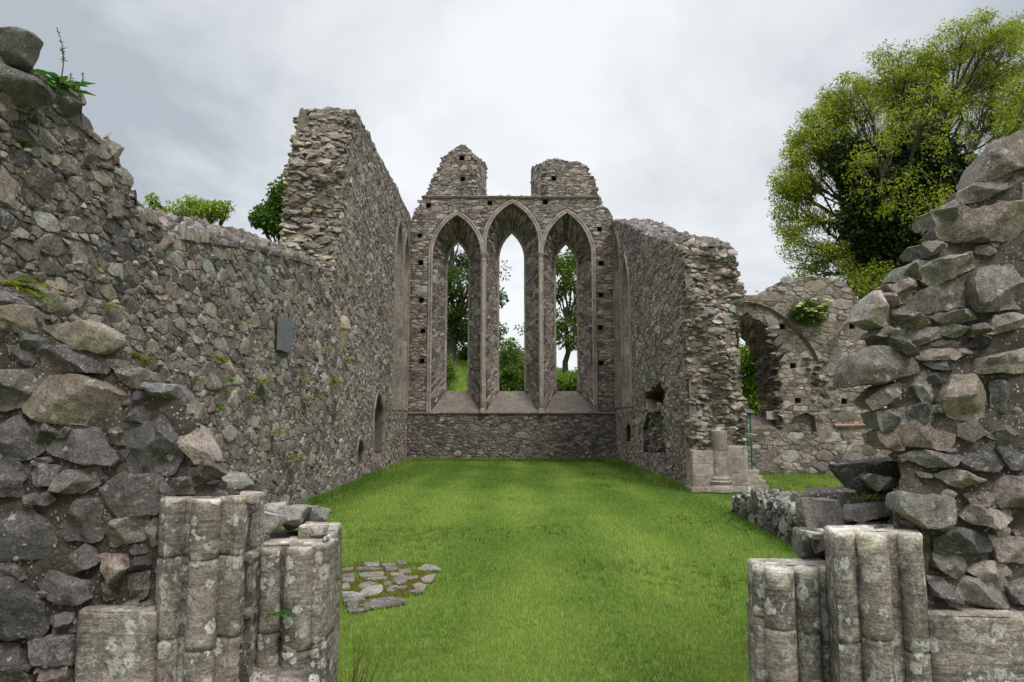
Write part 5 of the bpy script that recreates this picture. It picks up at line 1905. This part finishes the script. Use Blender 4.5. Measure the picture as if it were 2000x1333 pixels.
pav_lab = [
    'pinkish paving stone at the back, hard against the broken jamb', 'long flat paving stone in the back row', 'grey rounded stone behind the long back-row slab', 'narrow pale ridge of stone standing on edge in the moss',
    'squarish brown stone in the middle of the back row', 'grey half-buried stone farthest back in the grass', 'low pinkish stone at the right of the back row', 'humped stone alone in the grass, right of all the others',
    'pinkish squarish stone beside the jamb in the second row', 'broad brown slab with lichen in the second row', 'thin bluish slab in the second row', 'thin crooked sliver of stone under the broad brown slab',
    'long slab with a white lichen streak', 'pale stone beside the jamb in the third row', 'tapering pink slab under the streaked long slab', 'pale slanted stone at the right edge of the patch',
    'small white-crusted stone beside the jamb', 'dark flat stone touching the large pale boulder-like slab', 'tiny stone sunk in yellow moss at the centre', 'largest pale grey slab with a white lichen patch',
    'small flat stone above a pointed grey one', 'pointed pinkish stone shaped like an arrowhead', 'mottled stone near the lower right of the patch', 'blue-grey triangular stone under the small flat one',
    'dark low slab beside the jamb, left of the largest pale slab', 'thin sunken strip of stone lowest at the right', 'brown slab beside the jamb above the front row', 'squarish brown stone left of the big front slab',
    'big oval brown slab at the front', 'flat sliver of pale stone nearest the viewer']
PGRP = 'worn paving stones in the grass behind the jamb'
for (pts, row, _), lb in zip(pav, pav_lab):
    P3 = [at_z(a, b_, .03) for a, b_ in pts]
    acc = Acc()
    poly = [(p[0], p[1]) for p in P3]
    f = lambda u, v, h: np.stack([u, v, h], 1)
    cl = stone_colour(PAL_PAVE, rngP, .15)
    if 'largest pale' in lb:
        cl = (.34, .325, .295)
    add_stone(acc, poly, f, rngP.uniform(.026, .04), .03, rngP, cl, 40, RINGS_HI, -.02, 9, .02, 3, False, .35)
    o = acc.build('paving_stone', M_NEAR, None, smooth=40, noise=[(.006, 14)])
    tag(o, lb, 'paving stone', PGRP)
# moss between them
r_ = np.random.default_rng(5)
n = 26000
u, w = r_.random(n), r_.random(n)
cor = [at_z(664, 1098)[:2], at_z(842, 1100)[:2], at_z(820, 1160)[:2], at_z(672, 1188)[:2]]
cor = np.array(cor)
P = (cor[0] * ((1 - u) * (1 - w))[:, None] + cor[1] * (u * (1 - w))[:, None] + cor[2] * (u * w)[:, None] + cor[3] * ((1 - u) * w)[:, None])
keep = vnoise(np.column_stack([P * 4, np.zeros(n)]), 40) > -.25
P = P[keep]
n = len(P)
a = r_.uniform(0, 6.283, n)
hh = r_.uniform(.004, .016, n)
V = np.stack([np.column_stack([P[:, 0] - .005 * np.cos(a), P[:, 1] - .005 * np.sin(a), np.zeros(n)]), np.column_stack([P[:, 0] + .005 * np.cos(a), P[:, 1] + .005 * np.sin(a), np.zeros(n)]),
              np.column_stack([P[:, 0] + r_.uniform(-.012, .012, n), P[:, 1] + r_.uniform(-.012, .012, n), hh])], 1).reshape(-1, 3)
t = r_.random(n)[:, None]
col = np.array([.25, .17, .035]) * (1 - t) + np.array([.17, .21, .03]) * t
acc = Acc()
acc.add(V, None, np.arange(3 * n).reshape(-1, 3), np.repeat(col * r_.uniform(.6, 1.2, (n, 1)), 3, 0))
tag(acc.build('moss', M_LEAF), 'yellow-green moss growing between the worn paving stones', 'moss', kind='stuff')

# ------------------------------------------------------------------ slate plaque, green post
acc = Acc()
(ya, za), (yb, zb1), (yc, zc1), (yd, zd) = plq
x0, x1 = XB + .045, XB + .085
V = [(x0, ya, zd), (x0, yb, zd), (x0, yb, za), (x0, ya, za), (x1, ya, zd), (x1, yb, zd), (x1, yb, za), (x1, ya, za)]
acc.add(V, [(4, 5, 6, 7), (0, 3, 2, 1), (0, 1, 5, 4), (1, 2, 6, 5), (2, 3, 7, 6), (3, 0, 4, 7)], None, (.17, .165, .185))
# edge bevel frame and faint upright boards of the slab's face
for k in range(1, 4):
    yk = ya + (yb - ya) * k / 4
    acc.add([(x1 + .003, yk - .003, zd + .02), (x1 + .003, yk + .003, zd + .02), (x1 + .003, yk + .003, za - .02), (x1 + .003, yk - .003, za - .02)], [(0, 1, 2, 3)], None, (.12, .115, .13))
o = acc.build('wall_plaque', M_SLATE)
tag(o, 'plain dark grey slate plaque fixed to the rubble wall', 'plaque')

acc = Acc()
YG = 15.9
px0, px1 = at_y(1460, 860, YG)[0], at_y(1467, 860, YG)[0]
zt, zb1 = at_y(1462, 806, YG)[2], 0.0
for x in (px0, px1):
    tube(acc, [(x, YG, -.05), (x, YG, zt)], .018, (.025, .115, .065), 8)
for i in range(60):
    z = zt * i / 60
    tube(acc, [(px0, YG, z), (px1, YG, z)], .004, (.03, .13, .08), 5, False)
o = acc.build('fence_post', M_METAL, smooth=60)
tag(o, 'slender green metal fence post close against the rough end of the wall', 'fence post')
acc = Acc()
acc.add([(px0 - .1, YG - .1, zt), (px1 + .1, YG - .1, zt - .02), (px1 + .1, YG + .1, zt - .02), (px0 - .1, YG + .1, zt), ((px0 + px1) / 2, YG, zt + .09)], [(0, 3, 2, 1)], [(0, 1, 4), (1, 2, 4), (2, 3, 4), (3, 0, 4)], (.06, .05, .045))
acc.build('cap', M_METAL, o, world=True)

# ------------------------------------------------------------------ plants on the walls


def leaf_quad(V, K, F, p, d, up, L, W, col, fold=.25):
    """one leaf of two bent halves: base, two sides, tip"""
    s = np.cross(d, up)
    s = s / max(np.linalg.norm(s), 1e-6)
    n = len(V)
    m = p + d * L * .5 - up * L * fold * .2
    V += [p, m + s * W / 2, p + d * L - up * L * fold, m - s * W / 2]
    K += [col] * 4
    F += [(n, n + 1, n + 2, n + 3)]


def fern_mesh(name, rng, fronds, L, col, normal, spread=1.0, yellow=.2):
    """tuft at the origin of arching pinnate fronds growing out along normal and up"""
    acc = Acc()
    N = np.array(normal, float)
    V, K, F = [], [], []
    for i in range(fronds):
        a = rng.uniform(-1.3, 1.3) * spread
        side = np.cross(N, [0, 0, 1])
        d = N * rng.uniform(.5, 1.0) * math.cos(a) + side * math.sin(a) + np.array([0, 0, rng.uniform(.2, 1.0)])
        d /= np.linalg.norm(d)
        l = L * rng.uniform(.6, 1.1)
        p = np.zeros(3)
        pts = []
        for k in range(9):
            pts.append(p.copy())
            p = p + d * l / 8
            d = d + np.array([0, 0, -.16])
            d /= np.linalg.norm(d)
        f = rng.uniform(.7, 1.25)
        y = rng.random() < yellow
        c = np.array([.26, .24, .03]) * f if y else np.array(col) * f
        for k in range(1, 9):
            dd = pts[k] - pts[k - 1]
            dd /= np.linalg.norm(dd)
            up = np.array([0, 0, 1.0])
            s = np.cross(dd, up)
            s /= max(np.linalg.norm(s), 1e-6)
            ll = l * .30 * (1 - abs(k - 3.5) / 6.5)
            for sg in (-1, 1):
                leaf_quad(V, K, F, pts[k], s * sg * .9 + dd * .45, up, ll, ll * .42, tuple(c * rng.uniform(.85, 1.15)), .2)
        leaf_quad(V, K, F, pts[-1], dd, up, l * .15, l * .05, tuple(c), .3)
        tube(acc, pts, l * .010, tuple(c * .6), 4, False)
    acc.add(np.array(V), F, None, np.array(K))
    o = acc.build(name, M_LEAF)
    return o


FERNG = 'small ferns rooted in the rubble wall joints'
rngV = random.Random(101)
variants = [fern_mesh('fern', random.Random(200 + i), 8 + i, .21, (.20, .29, .03), (1, 0, .0), 1.0, [.1, .35, .6][i]) for i in range(3)]
ferns = [(180, 522, .7, 'tiny fern high in the dark wall under the crest slope', 0), (207, 598, .9, 'fern tuft just above the pale lichened boulder', 0), (270, 706, 1.05, 'yellow-green star-shaped fern right of the flat boulders', 1),
         (463, 634, .9, 'fern tuft left of the slate plaque', 0), (420, 700, 1.1, 'leafy fern below the dark stones, upper of a pair', 0), (438, 740, 1.0, 'fern clump halfway down the wall, right of the pair', 0),
         (433, 763, .9, 'fern directly under the halfway clump', 0), (423, 797, .9, 'low fern near the leaning grey slab', 0), (380, 744, .8, 'thin fern beside the round boulder tops', 1), (507, 746, 1.1, 'fern with brown withered fronds', 2),
         (484, 775, .9, 'fern below the withered one', 0), (533, 848, 1.0, 'golden fern on the lower wall', 2), (569, 897, 1.1, 'golden-green fern low on the wall near the lawn', 2), (587, 742, 1.0, 'fern below the slate plaque, right side', 0),
         (619, 778, .9, 'fern between the plaque and the seam of the two walls', 0), (649, 745, 1.3, 'largest fern on the seam of the two walls', 0), (636, 683, 1.0, 'fern below and left of the corbel', 0), (577, 800, .8, 'small fern under the plaque fern', 0),
         (676, 703, .8, 'fern just below the stone corbel', 0), (597, 783, .8, 'faint yellowish fern low beneath the plaque', 1), (653, 812, .8, 'yellowish fern near the seam foot', 1), (679, 530, 1.0, 'fern high on the torn end edge of the tall wall', 0)]
first = set()
for px, py, s, lb, k in ferns:
    src = variants[k]
    if k in first:
        o = src.copy()
        C.objects.link(o)
    else:
        o = src
        first.add(k)
    x, y, z = at_x(px, py, XB + .05)
    o.location = (x, y, z)
    o.scale = [s * (1 + max(0, y - 8) * .06)] * 3
    o.rotation_euler = (rngV.uniform(-.3, .3), rngV.uniform(-.2, .2), rngV.uniform(-.4, .4))
    tag(o, lb, 'fern', FERNG)
# larger ferns of their own
o = fern_mesh('fern', random.Random(301), 11, .30, (.12, .24, .03), (1, -.2, 0), 1.0, .15)
o.location = at_y(6, 560, 4.3)
tag(o, 'largest bright fern, above the boulder wall beside the doorway', 'fern')
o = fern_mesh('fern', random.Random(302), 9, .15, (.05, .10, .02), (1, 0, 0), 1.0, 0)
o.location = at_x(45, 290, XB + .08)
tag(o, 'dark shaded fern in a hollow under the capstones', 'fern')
o = fern_mesh('fern', random.Random(303), 14, .11, (.22, .2, .03), (.4, .4, .9), 2.0, .6)
o.location = at_x(203, 276, XB - .05)
tag(o, 'yellowish-brown fern tuft on the sloping wall crest', 'fern')
o = fern_mesh('fern', random.Random(304), 9, .09, (.05, .16, .02), (0, -1, 0), 1.0, .1)
o.location = at_y(541, 1200, 3.07)
tag(o, 'small green fern growing between the jamb shafts', 'fern')
o = fern_mesh('fern', random.Random(305), 8, .05, (.15, .2, .03), (0, -1, .6), 1.3, .3)
o.location = at_y(494, 1070, 3.05)
tag(o, 'tiny yellow-green fern on the jamb top, between taller and lower shafts', 'fern')
for px, py, s, lb in [(1620, 598 + 400, 0, ''), (1473, 596, .22, 'green tuft on the crest where the vault rib meets the rough wall end'), (1444, 626, .2, 'green tuft on the rough wall end beside the vault rib'),
                      (1330, 478, .25, 'mossy tuft on top of the broken side wall'), (1432, 690, .2, 'little tuft halfway down the rough wall end'), (1285, 748, .22, 'tuft hanging at the dark recess in the side wall')]:
    if not lb:
        continue
    o = fern_mesh('plant_tuft', random.Random(px), 10, s, (.10, .17, .025), (0, -1, .5), 1.3, .3)
    o.location = at_y(px, py, 15.0) if px > 1400 else at_x(px, py, XR - .08)
    tag(o, lb, 'plant')
# grasses at the foot of the doorway jamb
acc = Acc()
for i in range(60):
    x, y = -.80 + rngV.uniform(-.05, .10), 3.28 + rngV.uniform(-.08, .16)
    h = rngV.uniform(.15, .62)
    d = np.array([rngV.uniform(-.15, .22), rngV.uniform(-.15, .15), 1.0])
    pts = [np.array([x, y, 0]) + d * h * t + np.array([d[0], d[1], 0]) * t * t * .6 * h for t in (0, .33, .66, 1)]
    tube(acc, pts, [.0035, .003, .002, .0006], (.13, .16, .04) if rngV.random() < .7 else (.25, .14, .06), 4, False)
tag(acc.build('grass_tuft', M_LEAF), 'tall wispy grass tuft at the foot of the doorway jamb', 'grass tuft')
# moss and withered stalks on the ledge
acc = Acc()
for i in range(700):
    p = np.array(at_y(1700 + rngV.uniform(-25, 68), 962 + rngV.uniform(-8, 6), 3.12 + rngV.uniform(-.05, .25)))
    p[2] = at_y(1650, 963, 3.24)[2] - .012
    d = np.array([rngV.uniform(-1, 1), rngV.uniform(-1, 1), rngV.uniform(.6, 1.4)]) * rngV.uniform(.012, .03)
    tube(acc, [p, p + d * .6, p + d + np.array([0, 0, -.004])], [.0025, .002, .0008], (.12, .14, .03) if rngV.random() < .75 else (.28, .17, .07), 3, False)
tag(acc.build('moss_patch', M_LEAF), 'moss patch with withered stalks on the ledge of the boulder wall', 'moss')

# dock plant on the dark crest block
dock = thing('dock_plant', 'leafy dock plant with brown seed stalks on the dark crest block', 'plant', at_x(126, 168, XB + .07))
bx, by, bz = dock.location
acc = Acc()
V, K, F = [], [], []
for i in range(22):
    a = rngV.uniform(0, 6.283)
    d = np.array([math.cos(a), math.sin(a), rngV.uniform(.0, .9)])
    d /= np.linalg.norm(d)
    p = np.array([bx, by + rngV.uniform(-.1, .12), bz + rngV.uniform(-.06, .06)])
    leaf_quad(V, K, F, p, d, np.array([0, 0, 1.0]), rngV.uniform(.16, .28), rngV.uniform(.05, .08), (.055 * rngV.uniform(.7, 1.4), .15 * rngV.uniform(.7, 1.3), .03), .3)
acc.add(np.array(V), F, None, np.array(K))
acc.build('leaves', M_LEAF, dock)
for (ox, oy, h) in ((0, -.06, .42), (.03, .11, .20), (-.03, .05, .16)):
    acc = Acc()
    p0 = np.array([bx + ox, by + oy, bz])
    pts = [p0 + np.array([.03 * math.sin(t * 3), -.09 * t * t * (1 if h > .3 else -.6), h * t]) for t in np.linspace(0, 1, 8)]
    tube(acc, pts, np.linspace(.006, .002, 8), (.14, .11, .06), 5)
    for k in range(36 if h > .3 else 18):
        t = rngV.uniform(.35, 1)
        q = p0 + np.array([.03 * math.sin(t * 3), -.09 * t * t * (1 if h > .3 else -.6), h * t])
        d = np.array([rngV.uniform(-1, 1), rngV.uniform(-1, 1), rngV.uniform(-.2, .9)]) * .035 * (1.3 - t)
        tube(acc, [q, q + d], [.004, .003], (.19, .12, .08), 4)
    acc.build('seed_stalk', M_BARK, dock)

# elder bush with cream flower heads on the ruined wall
ex, ey, ez = at_y(1578, 604, YT - .1)
elder = thing('elder_bush', 'small elder bush with cream flower heads growing out of the arched wall', 'bush', (ex, ey, ez - .3))
acc = Acc()
V, K, F = [], [], []
for i in range(1500):
    u = np.array([rngV.gauss(0, 1), rngV.gauss(0, 1), rngV.gauss(0, 1)])
    u /= np.linalg.norm(u)
    r = rngV.random() ** .4
    p = np.array([ex, ey - .12, ez - .05]) + u * r * np.array([.56, .38, .38])
    d = u * .5 + np.array([rngV.uniform(-1, 1), rngV.uniform(-1, 1), rngV.uniform(-.9, .3)])
    d /= np.linalg.norm(d)
    f = rngV.uniform(.5, 1.3)
    leaf_quad(V, K, F, p, d, np.array([0, 0, 1.0]), rngV.uniform(.07, .13), .05, (.10 * f, .19 * f, .035 * f), .3)
acc.add(np.array(V), F, None, np.array(K))
acc.build('foliage', M_LEAF, elder)
acc = Acc()
for i in range(9):
    d = np.array([rngV.uniform(-1, 1), rngV.uniform(-1, 0), rngV.uniform(.1, .9)]) * .42
    b0 = np.array([ex, ey + .12, ez - .35])
    tube(acc, [b0, b0 + d * .5 + np.array([0, 0, -.02]), b0 + d + np.array([0, 0, .12])], [.018, .012, .005], (.12, .1, .07), 5)
acc.build('stem', M_BARK, elder)
for i in range(24):
    a = rngV.uniform(-2.9, .1)
    p = np.array([ex + rngV.uniform(-.52, .52), ey - .38 + rngV.uniform(-.1, .1), ez + rngV.uniform(-.32, .30)])
    acc = Acc()
    V, K, F = [], [], []
    lathe(acc, p[0], p[1], [(p[2] - .025, .01), (p[2] - .012, .085), (p[2] + .010, .07), (p[2] + .025, .02)], (.68, .65, .44), 10)
    for k in range(50):
        q = p + np.array([rngV.uniform(-.07, .07), rngV.uniform(-.065, .065), rngV.uniform(-.012, .02)])
        dd = np.array([rngV.uniform(-1, 1), rngV.uniform(-1, 0), rngV.uniform(0, 1)])
        dd /= np.linalg.norm(dd)
        leaf_quad(V, K, F, q, dd, np.array([0, 0, 1.0]), .024, .022, (.62, .58, .36), .0)
    acc.add(np.array(V), F, None, np.array(K))
    acc.build('flower_head', M_LEAF, elder)

# ------------------------------------------------------------------ trees


def unit(v):
    v = np.asarray(v, float)
    return v / max(np.linalg.norm(v), 1e-9)


def limb_points(p0, p1, rng, n=7, sag=.12, rise=.0):
    p0, p1 = np.array(p0, float), np.array(p1, float)
    L = np.linalg.norm(p1 - p0)
    off = np.array([rng.gauss(0, 1), rng.gauss(0, 1), rng.gauss(0, .5)]) * L * sag
    mid = (p0 + p1) / 2 + off + np.array([0, 0, rise * L])
    t = np.linspace(0, 1, n)[:, None]
    P = (1 - t) ** 2 * p0 + 2 * t * (1 - t) * mid + t ** 2 * p1
    P[1:-1] += np.array([[rng.gauss(0, 1), rng.gauss(0, 1), rng.gauss(0, 1)] for _ in range(n - 2)]) * L * .012
    return P


def leaf_cluster(Vs, Ks, r, centres, n_per, spread, L, W, cols, droop=.3, up_bias=.2, rad=True):
    """many leaves around each tip (vectorised): four-cornered folded leaves"""
    m = len(centres) * n_per
    c = np.repeat(centres, n_per, 0)
    u = r.normal(size=(m, 3))
    u /= np.linalg.norm(u, axis=1)[:, None]
    p = c + u * (spread * r.random(m) ** .5)[:, None] * np.array([1, 1, .75])
    d = u * (1.0 if rad else .3) + r.normal(size=(m, 3)) * .5 + np.array([0, 0, up_bias - droop])
    d /= np.linalg.norm(d, axis=1)[:, None]
    nrm = r.normal(size=(m, 3)) * .7 + np.array([0, 0, 1.0])
    s = np.cross(d, nrm)
    s /= np.linalg.norm(s, axis=1)[:, None] + 1e-9
    k = r.uniform(.6, 1.3, m)[:, None]
    l, w = L * k, W * k
    mid = p + d * l * .5
    tip = p + d * l + np.array([0, 0, -1.0]) * l * .18
    V = np.stack([p, mid + s * w / 2, tip, mid - s * w / 2], 1)
    tone = np.repeat(r.normal(1, .13, len(centres)), n_per) * r.uniform(.7, 1.25, m)
    t = np.clip(np.repeat(r.random(len(centres)), n_per) * .7 + r.random(m) * .3, 0, 1)[:, None]
    col = (np.array(cols[0]) * (1 - t) + np.array(cols[1]) * t) * tone[:, None]
    Vs.append(V.reshape(-1, 3))
    Ks.append(np.repeat(col, 4, 0))


def make_tree(name, label, base, trunk_top, lobes, n_tip, leaf, cols, seed, trunk_r, group=None, cat='tree', lean=0, twigs=True, gaps=.0, shell=.55, limb_r=.5, mat=None, gap_at=-.28):
    """base: ground point; lobes: list of (centre, radii, share) ellipsoids making the crown"""
    rng = random.Random(seed)
    r = np.random.default_rng(seed)
    root = thing(name, label, cat, base, group)
    tips, owner = [], []
    share = sum(l[2] for l in lobes)
    for li, (c, rad, sh) in enumerate(lobes):
        k = int(n_tip * sh / share)
        u = r.normal(size=(k * 2, 3))
        u /= np.linalg.norm(u, axis=1)[:, None]
        q = np.array(c) + u * np.array(rad) * ((shell + (1 - shell) * r.random(k * 2) ** .6)[:, None])
        if gaps:
            q = q[vnoise(q * gaps, seed) > gap_at]
        q = q[:k]
        tips.append(q)
        owner += [li] * len(q)
    owner = np.array(owner)
    T = np.vstack(tips)
    # wood
    acc = Acc()
    bpts = limb_points(base, trunk_top, rng, 8, .03)
    tube(acc, bpts, np.linspace(trunk_r * 1.25, trunk_r * .6, 8), (.085, .075, .06), 10)
    for li, (c, rad, sh) in enumerate(lobes):
        c = np.array(c)
        k0 = rng.uniform(.55, 1.0)
        st = np.array(base) * (1 - k0) + np.array(trunk_top) * k0
        hub = c - np.array([0, 0, rad[2] * .35])
        P = limb_points(st, hub, rng, 7, .10, .03)
        r0 = trunk_r * limb_r
        tube(acc, P, np.linspace(r0, r0 * .55, 7), (.085, .075, .06), 7)
        mine = T[owner == li]
        if len(mine) == 0:
            continue
        nsub = min(len(mine), max(3, min(9, len(mine) // 16)))
        cen = mine[r.choice(len(mine), nsub, replace=False)]
        as_ = np.argmin(((mine[:, None] - cen[None]) ** 2).sum(2), 1)
        for s in range(nsub):
            grp = mine[as_ == s]
            if len(grp) == 0:
                continue
            tgt = grp.mean(0) * .75 + hub * .25
            a = P[rng.randint(3, 6)]
            Q = limb_points(a, tgt, rng, 6, .10, .03)
            tube(acc, Q, np.linspace(r0 * .5, r0 * .2, 6), (.09, .078, .062), 5)
            if twigs:
                for tp in grp:
                    b_ = Q[rng.randint(2, 5)]
                    tube(acc, limb_points(b_, tp, rng, 4, .12, .02), np.linspace(r0 * .15, r0 * .04, 4), (.10, .085, .065), 3, False)
    acc.build('trunk', M_BARK, root, smooth=60)
    acc = Acc()
    Vs, Ks = [], []
    leaf_cluster(Vs, Ks, r, T, leaf[0], leaf[1], leaf[2], leaf[3], cols)
    V = np.vstack(Vs)
    acc.add(V, np.arange(len(V)).reshape(-1, 4), None, np.vstack(Ks))
    acc.build('crown', mat or M_LEAF, root)
    return root


def gz(x, y):
    return float(ground_z(np.array([x]), np.array([y]))[0])


# the great ash on the far side, ivy on its trunk
D = 36.0


def P_(px, py, d=D):
    return np.array(at_y(px, py, d))


sc_ = D / FPX
ash_lobes = []
for (px, py, rx, rz, sh, dy) in [(1810, 190, 120, 80, 1.2, 0), (1710, 235, 100, 85, 1.2, 1), (1900, 190, 120, 85, 1.2, 1), (1620, 310, 85, 85, 1.0, 1), (1575, 395, 58, 75, .9, 1), (1610, 470, 85, 70, .9, 0),
                                 (1985, 185, 120, 90, 1.2, 2), (2080, 270, 150, 140, 1.3, 0), (1855, 125, 95, 50, .9, -2), (1600, 265, 60, 55, .8, 0), (1665, 195, 65, 50, .8, 0), (1745, 140, 75, 50, .8, 0), (1950, 110, 90, 50, .8, 0), (1545, 340, 40, 50, .5, 0), (1690, 300, 70, 60, .2, -5), (1590, 530, 60, 50, .5, -1), (1655, 585, 60, 45, .5, -3),
                                 (1980, 300, 110, 90, .8, -3), (1700, 500, 60, 70, .16, -6), (1900, 290, 90, 60, .25, -5), (2120, 420, 150, 120, 1, 1), (1800, 250, 140, 80, 1., 4), (1640, 390, 60, 80, .25, -4), (1800, 420, 120, 110, .2, -6), (1600, 600, 50, 30, .3, -1)]:
    c = P_(px, py)
    c[1] += dy
    ash_lobes.append((c, (rx * sc_, rx * sc_ * .9, rz * sc_), sh))
base = (at_y(1770, 800, D)[0], D, gz(at_y(1790, 800, D)[0], D))
ash = make_tree('ash_tree', 'great spreading ash tree with ivy-covered trunk behind the broken wall', base, tuple(P_(1790, 420)), ash_lobes, 4700, (24, .37, .165, .066), [(.175, .235, .022), (.37, .43, .045)], 5, .5, shell=.6, limb_r=.24, gaps=.9, gap_at=-.12)
# ivy on trunk and main limbs
r5 = np.random.default_rng(15)
cs = []
for (px, py, rx, rz, k) in [(1760, 330, 85, 60, 420), (1720, 400, 70, 80, 420), (1790, 440, 90, 110, 620), (1850, 360, 60, 70, 300), (1800, 560, 80, 90, 420), (1750, 500, 60, 80, 320), (1700, 560, 45, 60, 160), (1880, 470, 70, 100, 360), (1950, 380, 60, 60, 260), (1660, 310, 40, 40, 120), (1700, 340, 60, 50, 260), (1690, 450, 55, 70, 300), (1800, 300, 70, 40, 260)]:
    c = P_(px, py, D - 1.5)
    u = r5.normal(size=(k, 3))
    u /= np.linalg.norm(u, axis=1)[:, None]
    cs.append(c + u * np.array([rx, rx * .55, rz]) * sc_ * (r5.random(k) ** .4)[:, None])
Vs, Ks = [], []
leaf_cluster(Vs, Ks, r5, np.vstack(cs), 18, .6, .20, .18, [(.018, .036, .008), (.035, .06, .012)], rad=False)
acc = Acc()
V = np.vstack(Vs)
acc.add(V, np.arange(len(V)).reshape(-1, 4), None, np.vstack(Ks))
acc.build('ivy', M_IVY, ash)


def pix_tree(name, label, d, trunk_px, top_px, lobes_px, n_tip, leaf, cols, seed, tr, **kw):
    s = d / FPX
    lob = []
    for (px, py, rx, rz, sh) in lobes_px:
        c = np.array(at_y(px, py, d))
        c[1] += random.Random(px * 7 + py).uniform(-1.5, 1.5)
        lob.append((c, (rx * s, rx * s, rz * s), sh))
    x = at_y(trunk_px, 700, d)[0]
    return make_tree(name, label, (x, d, gz(x, d) - .2), tuple(at_y(top_px[0], top_px[1], d)), lob, n_tip, leaf, cols, seed, tr, **kw)


OAK = [(.045, .095, .018), (.085, .15, .025)]
pix_tree('broadleaf_tree', 'dark green tree with level boughs seen through the first lancet', 52, 882, (888, 620),
         [(880, 505, 50, 30, 1), (905, 560, 60, 28, 1), (860, 610, 60, 26, 1), (930, 640, 60, 24, .8), (890, 450, 45, 30, 1), (940, 520, 45, 26, .9), (955, 590, 26, 22, .5), (830, 550, 50, 40, 1), (900, 660, 50, 18, .6), (960, 660, 22, 16, .3), (958, 540, 24, 20, .35)], 820, (26, .55, .26, .15), OAK, 61, .36, gaps=.35)
pix_tree('broadleaf_tree', 'slender-trunked tree with open crown framed by the last lancet', 50, 1103, (1106, 600),
         [(1100, 520, 30, 26, 1), (1095, 570, 32, 20, .7), (1120, 600, 32, 24, .9), (1108, 655, 32, 26, 1.2), (1130, 550, 36, 30, 1), (1080, 630, 28, 20, .5), (1150, 630, 36, 30, 1), (1040, 635, 36, 10, .16), (1110, 500, 40, 20, .8)], 330, (24, .5, .24, .14), [(.07, .13, .02), (.13, .20, .03)], 62, .2, gaps=.5)
pix_tree('leafy_bush', 'tall mixed bush filling the foot of the middle lancet', 44, 1000, (1000, 720),
         [(990, 715, 24, 40, 1), (1012, 735, 24, 32, 1), (1000, 690, 22, 28, .6), (978, 745, 20, 26, .8), (1030, 720, 18, 40, .6)], 300, (24, .34, .2, .1), [(.06, .125, .022), (.13, .20, .035)], 63, .12, cat='bush')
pix_tree('leafy_bush', 'low bright green bush under the slender tree', 46, 1120, (1115, 745), [(1112, 748, 26, 18, 1), (1135, 745, 22, 24, 1), (1090, 752, 14, 12, .5)], 220, (24, .34, .2, .1), [(.10, .18, .02), (.17, .26, .03)], 64, .1, cat='bush')
pix_tree('leafy_bush', 'rounded bright bush at the left foot of the first lancet', 46, 872, (872, 730), [(870, 725, 20, 28, 1), (858, 740, 20, 24, 1)], 150, (24, .32, .19, .1), [(.09, .16, .02), (.14, .22, .03)], 65, .1, cat='bush')
pix_tree('leafy_bush', 'hedge-like bush on the skyline of the slope in the first lancet', 56, 912, (912, 690), [(905, 692, 14, 10, 1), (925, 690, 18, 14, 1)], 90, (22, .34, .2, .1), [(.06, .12, .02), (.1, .17, .03)], 66, .08, cat='bush')
pix_tree('broadleaf_tree', 'bright green rounded treetop above the low wall crest', 24, 385, (384, 445),
         [(340, 415, 30, 20, 1), (385, 408, 30, 14, 1), (425, 418, 26, 18, 1), (325, 432, 18, 16, .5), (385, 430, 40, 14, .7), (312, 402, 10, 8, .2), (450, 408, 10, 10, .2)], 260, (14, .2, .13, .065), [(.16, .25, .022), (.26, .34, .04)], 67, .16, limb_r=.45, gaps=.9)
pix_tree('broadleaf_tree', 'dark green treetop peeping out beside the torn end of the tall wall', 27, 570, (570, 440),
         [(545, 415, 26, 30, 1), (575, 400, 34, 40, 1), (525, 434, 18, 12, .5), (560, 445, 40, 20, .7)], 330, (24, .26, .16, .1), [(.05, .115, .022), (.09, .17, .03)], 68, .2)
pix_tree('leafy_bush', 'tall bright bush filling the arched gap of the ruined wall', 25.5, 1465, (1465, 700),
         [(1462, 640, 40, 50, 1), (1470, 720, 40, 55, 1.2), (1465, 790, 44, 45, 1.2), (1490, 680, 36, 50, .9), (1440, 720, 30, 60, .8)], 700, (26, .24, .13, .08), [(.13, .24, .025), (.26, .40, .04)], 69, .1, cat='bush', shell=.3)
pix_tree('leafy_bush', 'dark bush showing between the arched wall and the overhanging slabs', 26, 1730, (1730, 660),
         [(1715, 640, 40, 50, 1), (1740, 600, 50, 50, 1), (1725, 720, 40, 50, .8), (1730, 810, 40, 50, .8)], 450, (26, .26, .14, .09), [(.04, .09, .014), (.11, .18, .025)], 70, .1, cat='bush', shell=.3)
